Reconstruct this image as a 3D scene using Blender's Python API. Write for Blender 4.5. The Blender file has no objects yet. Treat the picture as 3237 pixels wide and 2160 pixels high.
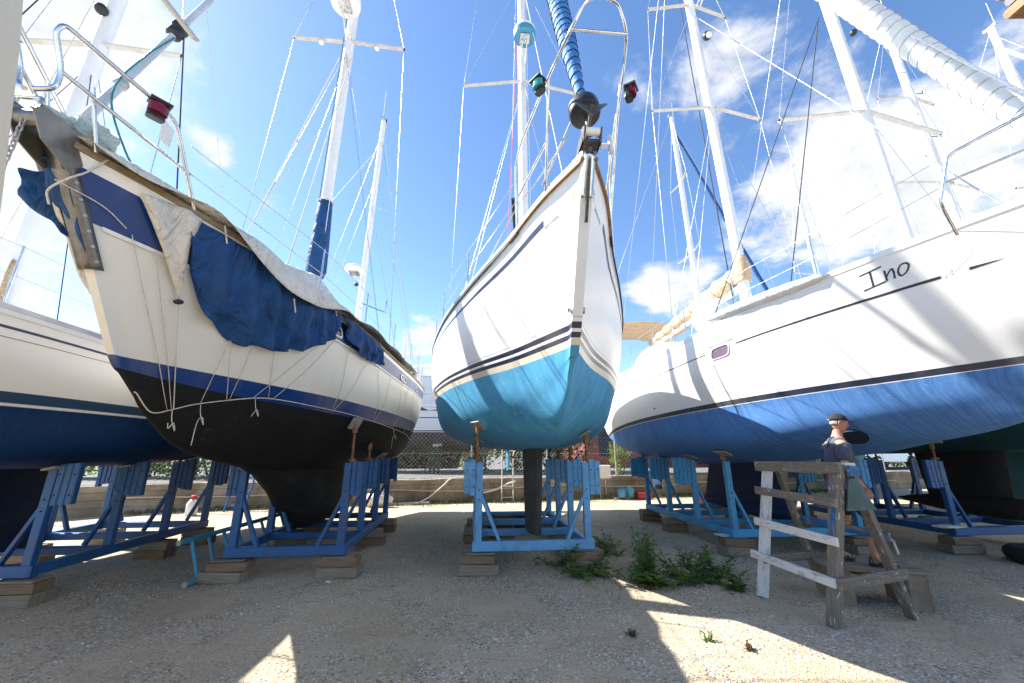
import bpy, bmesh, math, random
import numpy as np
from mathutils import Vector, Matrix, noise
D = bpy.data; SC = bpy.context.scene; COL = SC.collection
R = math.radians
random.seed(7)

# ---------------------------------------------------------------- camera
PITCH = math.atan(254/914.)
cam = D.cameras.new('camera'); cam.lens = 14.0; cam.sensor_width = 36.0
cam.clip_start = .05; cam.clip_end = 3000
camo = D.objects.new('camera', cam); COL.objects.link(camo)
camo.location = (0, 0, 1.4); camo.rotation_euler = (math.pi/2 + PITCH, 0, 0)
SC.camera = camo

# ---------------------------------------------------------------- sky, sun, exposure
SUN_AZ, SUN_EL = 17.5, 43.0          # sun stands to the left and a little ahead
sdir = Vector((-math.cos(R(SUN_AZ))*math.cos(R(SUN_EL)), math.sin(R(SUN_AZ))*math.cos(R(SUN_EL)), math.sin(R(SUN_EL))))
W = D.worlds.new('World'); SC.world = W; W.use_nodes = True
def build_world():
    nt = W.node_tree; N = nt.nodes; L = nt.links; N.clear()
    def nd(t, **k):
        n = N.new(t)
        for a, b in k.items(): setattr(n, a, b)
        return n
    def math_(op, a, b=None, clamp=False):
        n = nd('ShaderNodeMath', operation=op); n.use_clamp = clamp
        for i, x in enumerate((a, b)):
            if x is None: continue
            if isinstance(x, (int, float)): n.inputs[i].default_value = x
            else: L.new(x, n.inputs[i])
        return n.outputs[0]
    out = nd('ShaderNodeOutputWorld'); bg = nd('ShaderNodeBackground'); L.new(bg.outputs[0], out.inputs[0])
    bg.inputs[1].default_value = SKY_STRENGTH
    sky = nd('ShaderNodeTexSky', sky_type='NISHITA'); sky.sun_disc = False
    sky.sun_elevation = R(SUN_EL); sky.sun_rotation = math.atan2(sdir.x, sdir.y)
    sky.air_density = 1.0; sky.dust_density = .25; sky.ozone_density = 2.2; sky.altitude = 0
    hs = nd('ShaderNodeHueSaturation'); hs.inputs['Hue'].default_value = .503; hs.inputs['Saturation'].default_value = 1.12; hs.inputs['Value'].default_value = 1.0; L.new(sky.outputs[0], hs.inputs['Color'])
    tc = nd('ShaderNodeTexCoord'); sep = nd('ShaderNodeSeparateXYZ'); L.new(tc.outputs['Generated'], sep.inputs[0])
    zz = math_('ADD', math_('MAXIMUM', sep.outputs[2], 0.0), .22)
    comb = nd('ShaderNodeCombineXYZ')
    L.new(math_('DIVIDE', sep.outputs[0], zz), comb.inputs[0]); L.new(math_('DIVIDE', sep.outputs[1], zz), comb.inputs[1])
    def noi(scale, det, rough, off):
        mp = nd('ShaderNodeMapping'); mp.inputs['Location'].default_value = off; L.new(comb.outputs[0], mp.inputs[0])
        n = nd('ShaderNodeTexNoise', noise_dimensions='3D'); n.inputs['Scale'].default_value = scale; n.inputs['Detail'].default_value = det
        n.inputs['Roughness'].default_value = rough; n.inputs['Distortion'].default_value = .25; L.new(mp.outputs[0], n.inputs['Vector']); return n.outputs[0]
    big = noi(1.1, 3, .5, (3.1, 1.7, .4)); fine = noi(3.4, 9, .62, (.3, 5.2, 1.9)); puff = noi(9.0, 6, .6, (4.0, 2.2, 7.0))
    tot = math_('SUBTRACT', math_('MULTIPLY', math_('SUBTRACT', big, .5), .55), .16)
    for d, sharp, amp in CLOUDS:
        vm = nd('ShaderNodeVectorMath', operation='DOT_PRODUCT'); L.new(tc.outputs['Generated'], vm.inputs[0]); vm.inputs[1].default_value = Vector(d).normalized()
        g = math_('POWER', math_('MAXIMUM', vm.outputs['Value'], 0.0), sharp)
        tot = math_('ADD', tot, math_('MULTIPLY', g, amp))
    tot = math_('ADD', tot, math_('MULTIPLY', math_('SUBTRACT', fine, .5), 1.75))
    tot = math_('ADD', tot, math_('MULTIPLY', math_('SUBTRACT', puff, .5), .35))
    mr = nd('ShaderNodeMapRange', interpolation_type='SMOOTHSTEP'); L.new(tot, mr.inputs[0])
    mr.inputs[1].default_value = .18; mr.inputs[2].default_value = .55; mr.inputs[3].default_value = 0; mr.inputs[4].default_value = 1
    # cloud tone: varies with the puff noise between soft grey and white
    tone = nd('ShaderNodeMapRange'); L.new(puff, tone.inputs[0]); tone.inputs[1].default_value = .3; tone.inputs[2].default_value = .7; tone.inputs[3].default_value = .82; tone.inputs[4].default_value = 1.12
    cc = nd('ShaderNodeMix', data_type='RGBA', blend_type='MULTIPLY'); cc.inputs[0].default_value = 1
    cc.inputs[6].default_value = CLOUD_COL; L.new(tone.outputs[0], cc.inputs[7])
    mx = nd('ShaderNodeMix', data_type='RGBA'); L.new(math_('MULTIPLY', mr.outputs[0], .97), mx.inputs[0]); L.new(hs.outputs[0], mx.inputs[6]); L.new(cc.outputs[2], mx.inputs[7])
    L.new(mx.outputs[2], bg.inputs[0])
SKY_STRENGTH = .102
CLOUD_COL = (3.8, 3.9, 4.0, 1)
CLOUDS = [  # direction, tightness, weight
 ((-.671, .437, .599), 34, .54), ((-.649, .508, .566), 80, .28), ((-.587, .477, .654), 90, .16), ((-.764, .562, .316), 60, .40), ((-.498, .715, .491), 400, .22), ((-.553, .624, .551), 1500, .35),
 ((.579, .606, .545), 110, .42), ((.543, .692, .475), 120, .50), ((.643, .610, .464), 150, .42), ((.725, .512, .460), 90, .34), ((.728, .565, .388), 110, .30), ((.449, .813, .370), 220, .30),
 ((.433, .556, .710), 160, .32), ((.333, .624, .707), 200, .36), ((.217, .635, .741), 300, .25), ((.187, .563, .805), 300, .15),
 ((-.249, .932, .263), 330, .62), ((-.188, .942, .277), 500, .35), ((.314, .872, .375), 330, .42), ((.370, .869, .330), 400, .30), ((.704, .418, .574), 120, .35)]
build_world()
sun = D.lights.new('sun', 'SUN'); sun.energy = 5.0; sun.angle = R(.53); sun.color = (1, .955, .88)
suno = D.objects.new('sun', sun); COL.objects.link(suno); suno.rotation_euler = (-sdir).to_track_quat('-Z', 'Y').to_euler()
suno.location = (-20, 5, 30)
vs = SC.view_settings; vs.view_transform = 'Standard'; vs.look = 'None'; vs.exposure = 1.48; vs.gamma = 1; vs.use_curve_mapping = False
SC.cycles.max_bounces = 8; SC.cycles.diffuse_bounces = 4; SC.cycles.transparent_max_bounces = 12
SC.cycles.use_adaptive_sampling = True

# ---------------------------------------------------------------- object helpers
def setp(o, label=None, cat=None, group=None, kind=None):
    if label: o['label'] = label
    if cat: o['category'] = cat
    if group: o['group'] = group
    if kind: o['kind'] = kind
    return o
def thing(name, label, cat, loc=(0, 0, 0), rz=0, group=None):
    o = D.objects.new(name, None); COL.objects.link(o); o.location = loc; o.rotation_euler = (0, 0, rz); o.empty_display_size = .2
    return setp(o, label, cat, group)
def copy_tree(o, parent=None):
    c = o.copy(); COL.objects.link(c)
    if parent is not None:
        c.parent = parent
    for ch in list(o.children): copy_tree(ch, c)
    return c
def V(*a): return Vector(a[0] if len(a) == 1 else a)

class MB:
    def __init__(s): s.v = []; s.f = []; s.uv = None
    def add(s, vs, fs):
        n = len(s.v); s.v += [tuple(p) for p in vs]; s.f += [tuple(i + n for i in f) for f in fs]; return s
    def box(s, c, size, M=None):
        c = V(c); x, y, z = [q/2 for q in size]
        P = [V(a*x, b*y, d*z) for d in (-1, 1) for a, b in ((-1, -1), (1, -1), (1, 1), (-1, 1))]
        if M is not None: P = [M @ p for p in P]
        return s.add([c + p for p in P], [(3, 2, 1, 0), (4, 5, 6, 7), (0, 1, 5, 4), (1, 2, 6, 5), (2, 3, 7, 6), (3, 0, 4, 7)])
    def cbox(s, c, size, M=None, ch=.006):
        """box with chamfered edges along its longest axis"""
        c = V(c); ax = max(range(3), key=lambda i: size[i]); o = [i for i in range(3) if i != ax]
        a, b, l = size[o[0]]/2, size[o[1]]/2, size[ax]/2; ch = min(ch, a*.5, b*.5)
        ring = [(a - ch, -b), (a, -b + ch), (a, b - ch), (a - ch, b), (-a + ch, b), (-a, b - ch), (-a, -b + ch), (-a + ch, -b)]
        if ax == 1: ring = ring[::-1]
        P = []
        for t in (-l, l):
            for p, q in ring:
                w = [0, 0, 0]; w[o[0]] = p; w[o[1]] = q; w[ax] = t; P.append(V(w))
        if M is not None: P = [M @ p for p in P]
        F = [tuple(range(7, -1, -1)), tuple(range(8, 16))] + [(i, (i + 1) % 8, 8 + (i + 1) % 8, 8 + i) for i in range(8)]
        return s.add([c + p for p in P], F)
    def beam(s, a, b, w, h, up=(0, 0, 1), ch=.005):
        a, b = V(a), V(b); d = b - a; l = d.length; y = d.normalized(); up = V(up)
        x = y.cross(up)
        if x.length < 1e-4: x = y.cross(V(1, 0, 0))
        x.normalize(); z = x.cross(y)
        M = Matrix((x, y, z)).transposed()
        return s.cbox((a + b)/2, (w, l, h), M, ch) if max(w, h) < l else s.box((a + b)/2, (w, l, h), M)
    def tube(s, pts, r, n=8, cap=True, closed=False):
        pts = [V(p) for p in pts]; m = len(pts); rr = r if isinstance(r, (list, tuple)) else [r]*m
        t0 = (pts[1] - pts[0]).normalized(); ref = V(0, 0, 1) if abs(t0.z) < .9 else V(1, 0, 0)
        nx = t0.cross(ref).normalized(); base = len(s.v); vs = []
        for i, p in enumerate(pts):
            if closed: t = pts[(i + 1) % m] - pts[i - 1]
            else: t = pts[min(i + 1, m - 1)] - pts[max(i - 1, 0)]
            t = t.normalized() if t.length > 1e-9 else t0
            nx = nx - t*nx.dot(t); nx.normalize(); ny = t.cross(nx)
            for k in range(n):
                a = 2*math.pi*k/n; vs.append(p + (nx*math.cos(a) + ny*math.sin(a))*rr[i])
        fs = []
        for i in range(m if closed else m - 1):
            j = (i + 1) % m
            for k in range(n):
                k2 = (k + 1) % n; fs.append((i*n + k, i*n + k2, j*n + k2, j*n + k))
        if cap and not closed:
            fs.append(tuple(range(n - 1, -1, -1))); fs.append(tuple((m - 1)*n + k for k in range(n)))
        return s.add(vs, fs)
    def cyl(s, a, b, r0, r1=None, n=16): return s.tube([a, b], [r0, r0 if r1 is None else r1], n)
    def lathe(s, prof, n=24, M=None, o=(0, 0, 0)):
        o = V(o); vs = []
        for r, z in prof:
            for k in range(n):
                a = 2*math.pi*k/n; p = V(r*math.cos(a), r*math.sin(a), z); vs.append(o + (M @ p if M is not None else p))
        m = len(prof)
        fs = [(i*n + k, i*n + (k + 1) % n, (i + 1)*n + (k + 1) % n, (i + 1)*n + k) for i in range(m - 1) for k in range(n)]
        fs += [tuple(range(n - 1, -1, -1)), tuple((m - 1)*n + k for k in range(n))]
        return s.add(vs, fs)
    def grid(s, rows, closed=False):
        m = len(rows); n = len(rows[0]); vs = [p for r in rows for p in r]
        fs = [(i*n + k, i*n + (k + 1) % n, (i + 1)*n + (k + 1) % n, (i + 1)*n + k) for i in range(m - 1) for k in range(n if closed else n - 1)]
        return s.add(vs, fs)
    def ball(s, c, r, n=14, m=9, sq=(1, 1, 1)):
        c = V(c); rows = []
        for i in range(m + 1):
            a = math.pi*i/m - math.pi/2; rr = max(math.cos(a), 1e-3)
            rows.append([c + V(r*sq[0]*rr*math.cos(2*math.pi*k/n), r*sq[1]*rr*math.sin(2*math.pi*k/n), r*sq[2]*math.sin(a)) for k in range(n)])
        return s.grid(rows, True)
    def prism(s, poly, a, b):
        """closed polygon (list of 3D points) swept from offset a to offset b"""
        n = len(poly); a, b = V(a), V(b); P = [V(p) + a for p in poly] + [V(p) + b for p in poly]
        return s.add(P, [tuple(range(n - 1, -1, -1)), tuple(range(n, 2*n))] + [(i, (i + 1) % n, n + (i + 1) % n, n + i) for i in range(n)])
    def build(s, name, mat, parent=None, smooth=None, label=None, kind=None):
        me = D.meshes.new(name); me.from_pydata(s.v, [], s.f); me.update()
        if s.uv is not None:
            ul = me.uv_layers.new(name='UVMap'); idx = np.empty(len(me.loops), dtype=np.int32); me.loops.foreach_get('vertex_index', idx)
            ul.data.foreach_set('uv', np.asarray(s.uv, dtype=np.float32)[idx].ravel())
        if smooth is not None:
            me.polygons.foreach_set('use_smooth', [True]*len(me.polygons))
            if smooth < 180: me.set_sharp_from_angle(angle=R(smooth))
        if mat is not None: me.materials.append(mat)
        o = D.objects.new(name, me); COL.objects.link(o)
        if parent is not None: o.parent = parent
        if label: o['label'] = label
        if kind: o['kind'] = kind
        return o
def fixn(o):
    bm = bmesh.new(); bm.from_mesh(o.data); bmesh.ops.recalc_face_normals(bm, faces=bm.faces); bm.to_mesh(o.data); bm.free(); return o
def smoothpath(pts, k=6):
    """Catmull-Rom through the points"""
    P = [V(p) for p in pts]; P = [P[0]*2 - P[1]] + P + [P[-1]*2 - P[-2]]; out = []
    for i in range(1, len(P) - 2):
        a, b, c, d = P[i - 1:i + 3]
        for j in range(k):
            t = j/k; out.append(.5*((2*b) + (c - a)*t + (2*a - 5*b + 4*c - d)*t*t + (3*b - a - 3*c + d)*t**3))
    out.append(P[-2]); return out
def bendpath(pts, r=.06, k=5):
    """polyline with rounded corners, as bent pipe"""
    P = [V(p) for p in pts]; out = [P[0]]
    for i in range(1, len(P) - 1):
        a, b, c = P[i - 1], P[i], P[i + 1]; d0 = (a - b); d1 = (c - b); q = min(r, d0.length*.45, d1.length*.45)
        p0 = b + d0.normalized()*q; p1 = b + d1.normalized()*q
        for j in range(k + 1):
            t = j/k; out.append(p0*(1 - t)**2 + b*2*t*(1 - t) + p1*t*t)
    out.append(P[-1]); return out

# ---------------------------------------------------------------- materials
def newmat(name):
    m = D.materials.new(name); m.use_nodes = True; nt = m.node_tree; b = nt.nodes['Principled BSDF']; return m, nt, b
def nd(nt, t, ins=None, **k):
    n = nt.nodes.new(t)
    for a, b in k.items(): setattr(n, a, b)
    for a, b in (ins or {}).items():
        if hasattr(b, 'is_output') or isinstance(b, bpy.types.NodeSocket): nt.links.new(b, n.inputs[a])
        else: n.inputs[a].default_value = b
    return n
def rgb(c): return (c[0], c[1], c[2], 1)
def mixc(nt, fac, a, b, mode='MIX'):
    n = nt.nodes.new('ShaderNodeMix'); n.data_type = 'RGBA'; n.blend_type = mode
    for i, x in ((0, fac), (6, a), (7, b)):
        if isinstance(x, bpy.types.NodeSocket): nt.links.new(x, n.inputs[i])
        else: n.inputs[i].default_value = rgb(x) if isinstance(x, tuple) else x
    return n.outputs[2]
def mth(nt, op, a, b=None, clamp=False):
    n = nt.nodes.new('ShaderNodeMath'); n.operation = op; n.use_clamp = clamp
    for i, x in enumerate((a, b)):
        if x is None: continue
        if isinstance(x, bpy.types.NodeSocket): nt.links.new(x, n.inputs[i])
        else: n.inputs[i].default_value = x
    return n.outputs[0]
def mrange(nt, x, a, b, c=0., d=1., smooth=True):
    n = nt.nodes.new('ShaderNodeMapRange'); n.interpolation_type = 'SMOOTHSTEP' if smooth else 'LINEAR'
    nt.links.new(x, n.inputs[0])
    for i, q in enumerate((a, b, c, d)): n.inputs[i + 1].default_value = q
    return n.outputs[0]
def noise_(nt, vec, scale, det=4, rough=.55, dist=0.):
    n = nd(nt, 'ShaderNodeTexNoise', {'Scale': scale, 'Detail': det, 'Roughness': rough, 'Distortion': dist}); nt.links.new(vec, n.inputs['Vector']); return n.outputs[0]
def mapv(nt, vec, scale=(1, 1, 1), loc=(0, 0, 0), rot=(0, 0, 0)):
    n = nd(nt, 'ShaderNodeMapping', {'Scale': scale, 'Location': loc, 'Rotation': rot}); nt.links.new(vec, n.inputs[0]); return n.outputs[0]
def pmat(name, base, var=.12, scale=6., rough=.5, bump=0., metal=0., dirt=None, dirt_amt=.5, dirt_scale=3., stretch=(1, 1, 1), bscale=None, spec=.5, coat=0., trans=0., bdist=.01, crease=0.):
    m, nt, b = newmat(name); tc = nd(nt, 'ShaderNodeTexCoord'); v = mapv(nt, tc.outputs['Object'], stretch)
    n1 = noise_(nt, v, scale, 6, .6)
    lo = tuple(max(0, c*(1 - var)) for c in base); hi = tuple(min(1, c*(1 + var)) for c in base)
    col = mixc(nt, mrange(nt, n1, .3, .7), lo, hi)
    if dirt:
        n2 = noise_(nt, v, dirt_scale, 8, .65, .4); col = mixc(nt, mth(nt, 'MULTIPLY', mrange(nt, n2, .5, .72), dirt_amt), col, dirt)
    nt.links.new(col, b.inputs['Base Color'])
    nt.links.new(mrange(nt, n1, .2, .8, max(0, rough - .1), min(1, rough + .1)), b.inputs['Roughness'])
    b.inputs['Metallic'].default_value = metal; b.inputs['Specular IOR Level'].default_value = spec; b.inputs['Coat Weight'].default_value = coat
    b.inputs['Transmission Weight'].default_value = trans
    if bump:
        n3 = noise_(nt, v, bscale or scale*4, 5, .6); bp = nd(nt, 'ShaderNodeBump', {'Strength': bump, 'Distance': bdist, 'Height': n3})
        if crease:
            w1 = noise_(nt, v, 2.2, 3, .5, 1.6); w2 = noise_(nt, mapv(nt, v, (1, 1, .3)), 5.5, 3, .5, 2.2)
            rid = mth(nt, 'ADD', mth(nt, 'ABSOLUTE', mth(nt, 'SUBTRACT', w1, .5)), mth(nt, 'MULTIPLY', mth(nt, 'ABSOLUTE', mth(nt, 'SUBTRACT', w2, .5)), .6))
            b2 = nd(nt, 'ShaderNodeBump', {'Strength': crease, 'Distance': .12, 'Height': rid}); nt.links.new(b2.outputs[0], bp.inputs['Normal'])
        nt.links.new(bp.outputs[0], b.inputs['Normal'])
    return m
M = {}
M['steel'] = pmat('stainless steel', (.62, .61, .59), .15, 12, .22, metal=1.)
M['alu'] = pmat('white painted aluminium', (.74, .75, .77), .05, 3, .38, dirt=(.45, .45, .44), dirt_amt=.25)
M['alubare'] = pmat('anodised aluminium', (.55, .56, .57), .08, 4, .4, metal=.6)
M['wire'] = pmat('rigging wire', (.5, .5, .5), .2, 30, .35, metal=.8)
M['wirelight'] = pmat('pale rigging line', (.72, .73, .74), .1, 30, .6)
M['ropew'] = pmat('off white rope', (.62, .58, .5), .25, 60, .9, bump=.3)
M['ropetan'] = pmat('tan rope', (.48, .36, .22), .3, 40, .9, bump=.4)
M['ropegreen'] = pmat('green rope', (.03, .22, .22), .25, 60, .85)
M['ropedark'] = pmat('dark rope', (.03, .04, .06), .25, 60, .8)
M['ropered'] = pmat('pink red rope', (.75, .12, .2), .2, 60, .8)
M['black'] = pmat('black plastic', (.018, .018, .02), .3, 10, .45)
M['rubber'] = pmat('black rubber', (.022, .022, .023), .3, 10, .85)
M['glass'] = pmat('dark window acrylic', (.02, .02, .025), .2, 3, .08, spec=.7)
M['whitegel'] = pmat('white gelcoat', (.82, .81, .78), .03, 2, .28)
M['dome'] = pmat('white radome plastic', (.8, .8, .78), .04, 4, .35, dirt=(.5, .48, .42), dirt_amt=.15)
M['teak'] = pmat('weathered teak', (.30, .17, .08), .3, 9, .7, stretch=(6, 1, 6), bump=.2)
M['cradle_a'] = pmat('blue cradle paint', (.014, .10, .29), .18, 3, .5, dirt=(.11, .05, .03), dirt_amt=.55, dirt_scale=9, bump=.06)
M['cradle_c'] = pmat('light blue cradle paint', (.12, .36, .66), .14, 3, .5, dirt=(.14, .09, .06), dirt_amt=.5, dirt_scale=9, bump=.06)
M['cradle_d'] = pmat('sky blue cradle paint', (.035, .28, .55), .14, 3, .5, dirt=(.13, .08, .05), dirt_amt=.5, dirt_scale=9, bump=.06)
M['rust'] = pmat('rusty steel', (.22, .11, .055), .4, 20, .85, bump=.3, dirt=(.35, .33, .3), dirt_amt=.6, dirt_scale=8)
M['galv'] = pmat('galvanised steel', (.42, .41, .39), .25, 14, .55, metal=.5, dirt=(.25, .13, .06), dirt_amt=.5, dirt_scale=7)
M['hole'] = pmat('dark bolt hole', (.01, .01, .012), .1, 5, .9)
M['padply'] = pmat('plywood pad', (.33, .30, .25), .25, 8, .85, stretch=(1, 6, 1))
def wood_mat(name, base, dark, paint=None, pamt=.5, pscale=3.):
    m, nt, b = newmat(name); tc = nd(nt, 'ShaderNodeTexCoord'); oi = nd(nt, 'ShaderNodeObjectInfo')
    rv = nd(nt, 'ShaderNodeVectorMath', operation='SCALE'); nt.links.new(oi.outputs['Random'], rv.inputs['Scale']); rv.inputs[0].default_value = (9.1, 4.3, 7.7)
    va = nd(nt, 'ShaderNodeVectorMath', operation='ADD'); nt.links.new(tc.outputs['UV'], va.inputs[0]); nt.links.new(rv.outputs[0], va.inputs[1])
    g = noise_(nt, mapv(nt, va.outputs[0], (1.5, 40, 1)), 3, 8, .65, .6); n2 = noise_(nt, mapv(nt, va.outputs[0], (4, 8, 1)), 2, 5, .6)
    col = mixc(nt, mrange(nt, g, .3, .68), dark, base); col = mixc(nt, mrange(nt, n2, .35, .75, 0, .5), col, tuple(c*.55 for c in base))
    if paint:
        n3 = noise_(nt, mapv(nt, va.outputs[0], (pscale, pscale*3, 1)), 2, 8, .7, .3); col = mixc(nt, mrange(nt, n3, .62 - pamt*.35, .68 - pamt*.35), col, paint)
    nt.links.new(col, b.inputs['Base Color']); b.inputs['Roughness'].default_value = .85; b.inputs['Specular IOR Level'].default_value = .25
    bp = nd(nt, 'ShaderNodeBump', {'Strength': .35, 'Distance': .004, 'Height': g}); nt.links.new(bp.outputs[0], b.inputs['Normal'])
    return m
M['timber'] = wood_mat('weathered timber block', (.36, .31, .25), (.17, .14, .11))
M['timber2'] = wood_mat('brown timber block', (.32, .23, .15), (.13, .09, .06))
M['trestle'] = wood_mat('paint splashed grey board', (.29, .25, .21), (.13, .115, .10), (.58, .58, .56), .10, 5.)
M['trestlew'] = wood_mat('white painted board', (.6, .6, .6), (.33, .31, .29), (.72, .73, .74), .62, 3.)
M['trestleb'] = wood_mat('blue stained board', (.32, .30, .28), (.16, .15, .14), (.04, .15, .36), .52, 3.)
# ---------------------------------------------------------------- hull shapes
def herm(xn, yn, x):
    n = len(xn)
    if x <= xn[0]: return yn[0] + (x - xn[0]) * (yn[1] - yn[0]) / (xn[1] - xn[0])
    if x >= xn[-1]: return yn[-1] + (x - xn[-1]) * (yn[-1] - yn[-2]) / (xn[-1] - xn[-2])
    i = 0
    while i < n - 2 and x > xn[i + 1]: i += 1
    def d(k):
        if k == 0: return (yn[1] - yn[0]) / (xn[1] - xn[0])
        if k == n - 1: return (yn[-1] - yn[-2]) / (xn[-1] - xn[-2])
        return (yn[k + 1] - yn[k - 1]) / (xn[k + 1] - xn[k - 1])
    h = xn[i + 1] - xn[i]; t = (x - xn[i]) / h
    return ((2*t**3 - 3*t*t + 1)*yn[i] + (t**3 - 2*t*t + t)*h*d(i)
            + (-2*t**3 + 3*t*t)*yn[i + 1] + (t**3 - t*t)*h*d(i + 1))

HS = [0, .05, .12, .22, .34, .48, .62, .8, 1]
SB0 = [.02, .2, .42, .68, .88, .985, 1, .93, .72]
WB0 = [0, .13, .32, .58, .8, .94, .97, .84, .55]

class Hull:
    """local frame: x to the viewer's right, y aft from the stem head, z up from the ground"""
    def __init__(s, L, B, zs, zw, rk, prof, SB=None, WB=None, wend=.95, nose=.03, bil=(.76, .68), bulge=.03, vt=.35):
        s.L, s.B, s.zs, s.zw, s.rk, s.prof = L, B, zs, zw, rk, prof
        s.SB = SB or SB0; s.WB = WB or WB0; s.wend = wend; s.nose = nose; s.bil = bil; s.bulge = bulge; s.vt = vt
        s.py = [p[0] for p in prof]; s.pz = [p[1] for p in prof]
    def keys(s, u):
        L, B = s.L, s.B
        b = max(s.nose, B/2*herm(HS, s.SB, u)); zs = herm([0, .25, .5, 1], [s.zs[0], s.zs[0]*.48 + s.zs[1]*.52, s.zs[1], s.zs[2]], u)
        wb = max(s.nose*.8, B/2*herm(HS, s.WB, u)); ws = s.rk + (L*s.wend - s.rk)*u
        zw = s.zw[0] + (s.zw[1] - s.zw[0])*u
        yk = s.py[0] + (s.py[-1] - s.py[0])*(u**1.15); zk = herm(s.py, s.pz, yk)
        return (b, u*L, zs), (wb, ws, zw), (s.nose*.3 if u < .02 else 0.0, yk, min(zk, zw - .02))
    def section(s, u):
        P, W, K = s.keys(u)
        v = min(1, u/s.vt); bx = .55 + (s.bil[0] - .55)*v; bz = .5 + (s.bil[1] - .5)*v
        mid = tuple((a + c)/2 for a, c in zip(P, W)); mid = (mid[0] + s.bulge*s.B*v*.5, mid[1], mid[2])
        bil = (K[0] + (W[0] - K[0])*bx, W[1] + (K[1] - W[1])*bz, W[2] + (K[2] - W[2])*bz)
        ext = (-bil[0], bil[1] + 2*(K[1] - bil[1]), bil[2]) if u > .02 else tuple(2*k - b_ for k, b_ in zip(K, bil))
        top = tuple(2*p - m for p, m in zip(P, mid))
        return [top, P, mid, W, bil, K, ext]
    def pt(s, u, f, side=1):
        """f: 0 sheer, 1 waterline, 2 bottom centreline"""
        q = s.section(u); g = min(max(f, 0), 2)*2; i = min(int(g), 3); t = g - i
        a, b, c, d = q[i], q[i + 1], q[i + 2], q[i + 3]
        r = [0.5*((2*b[k]) + (c[k] - a[k])*t + (2*a[k] - 5*b[k] + 4*c[k] - d[k])*t*t + (3*b[k] - a[k] - 3*c[k] + d[k])*t**3) for k in range(3)]
        return (r[0]*side, r[1], r[2])
    def nrm(s, u, f, side=1):
        e = 1e-3
        a = s.pt(max(0, u - e), f, side); b = s.pt(min(1, u + e), f, side); c = s.pt(u, f - e if f > e else 0, side); d = s.pt(u, f + e, side)
        p = [b[k] - a[k] for k in range(3)]; q = [d[k] - c[k] for k in range(3)]
        n = (p[1]*q[2] - p[2]*q[1], p[2]*q[0] - p[0]*q[2], p[0]*q[1] - p[1]*q[0])
        l = math.sqrt(sum(x*x for x in n)) or 1
        sg = -1 if n[0]*side < 0 else 1
        return tuple(sg*x/l for x in n)
    def off(s, u, f, side=1, d=.01):
        p = s.pt(u, f, side); n = s.nrm(u, f, side)
        return tuple(a + d*b for a, b in zip(p, n))

HULLS = dict(
 A=Hull(8.85, 2.54, (2.77, 2.545, 2.68), (1.820, 1.765), 0.59, [(0.91, 1.582), (1.37, 1.400), (2.10, 1.309), (3.65, 1.236), (5.47, 1.263), (6.84, 1.400), (8.39, 2.038)], bil=(.93, .87)),
 B=Hull(9.7, 2.86, (3.12, 2.68, 3.0), (2.03, 1.885), .72, [(.98, 1.80), (1.15, 1.66), (1.51, 1.46), (1.94, 1.35), (2.5, 1.26), (3.3, 1.15), (5, 1.1), (6.5, 1.15), (8, 1.35), (9.3, 1.9)],
        SB=[.02, .22, .44, .62, .82, .975, .99, .93, .7], WB=[0, .14, .34, .6, .79, .93, .97, .8, .4], wend=.94, bil=(.76, .80), vt=.75),
 C=Hull(9.25, 3.2, (3.62, 3.12, 3.2), (2.28, 2.28), .70, [(.92, 2.08), (1.1, 1.88), (1.5, 1.68), (2.3, 1.52), (3.6, 1.43), (5.5, 1.48), (7.5, 1.85), (8.9, 2.25)],
        SB=[.02, .175, .335, .59, .85, 1.02, 1.0, .93, .74], WB=[0, .1, .26, .55, .8, .97, 1.0, .82, .5], nose=.05, bil=(.80, .74), vt=.5),
 D=Hull(10.2, 3.1, (3.39, 3.03, 3.11), (2.124, 1.811), .68, [(.95, 1.9), (1.33, 1.66), (2.09, 1.5), (2.9, 1.37), (5, 1.22), (6.6, 1.2), (8.2, 1.34), (9.6, 1.72)], wend=.96, bil=(.82, .76)),
 G=Hull(10.5, 3.3, (3.7, 3.3, 3.35), (2.2, 2.1), .7, [(1.0, 1.95), (1.5, 1.7), (2.5, 1.5), (5, 1.38), (7, 1.4), (8.5, 1.6), (10, 2.1)]),
)
BOAT = dict(A=(-5.198, 0.547, .11), B=(-2.6, 1.873, .114), C=(.598, 2.577, .085), D=(4.575, 2.188, .092), G=(7.75, 2.5, .1))
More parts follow.
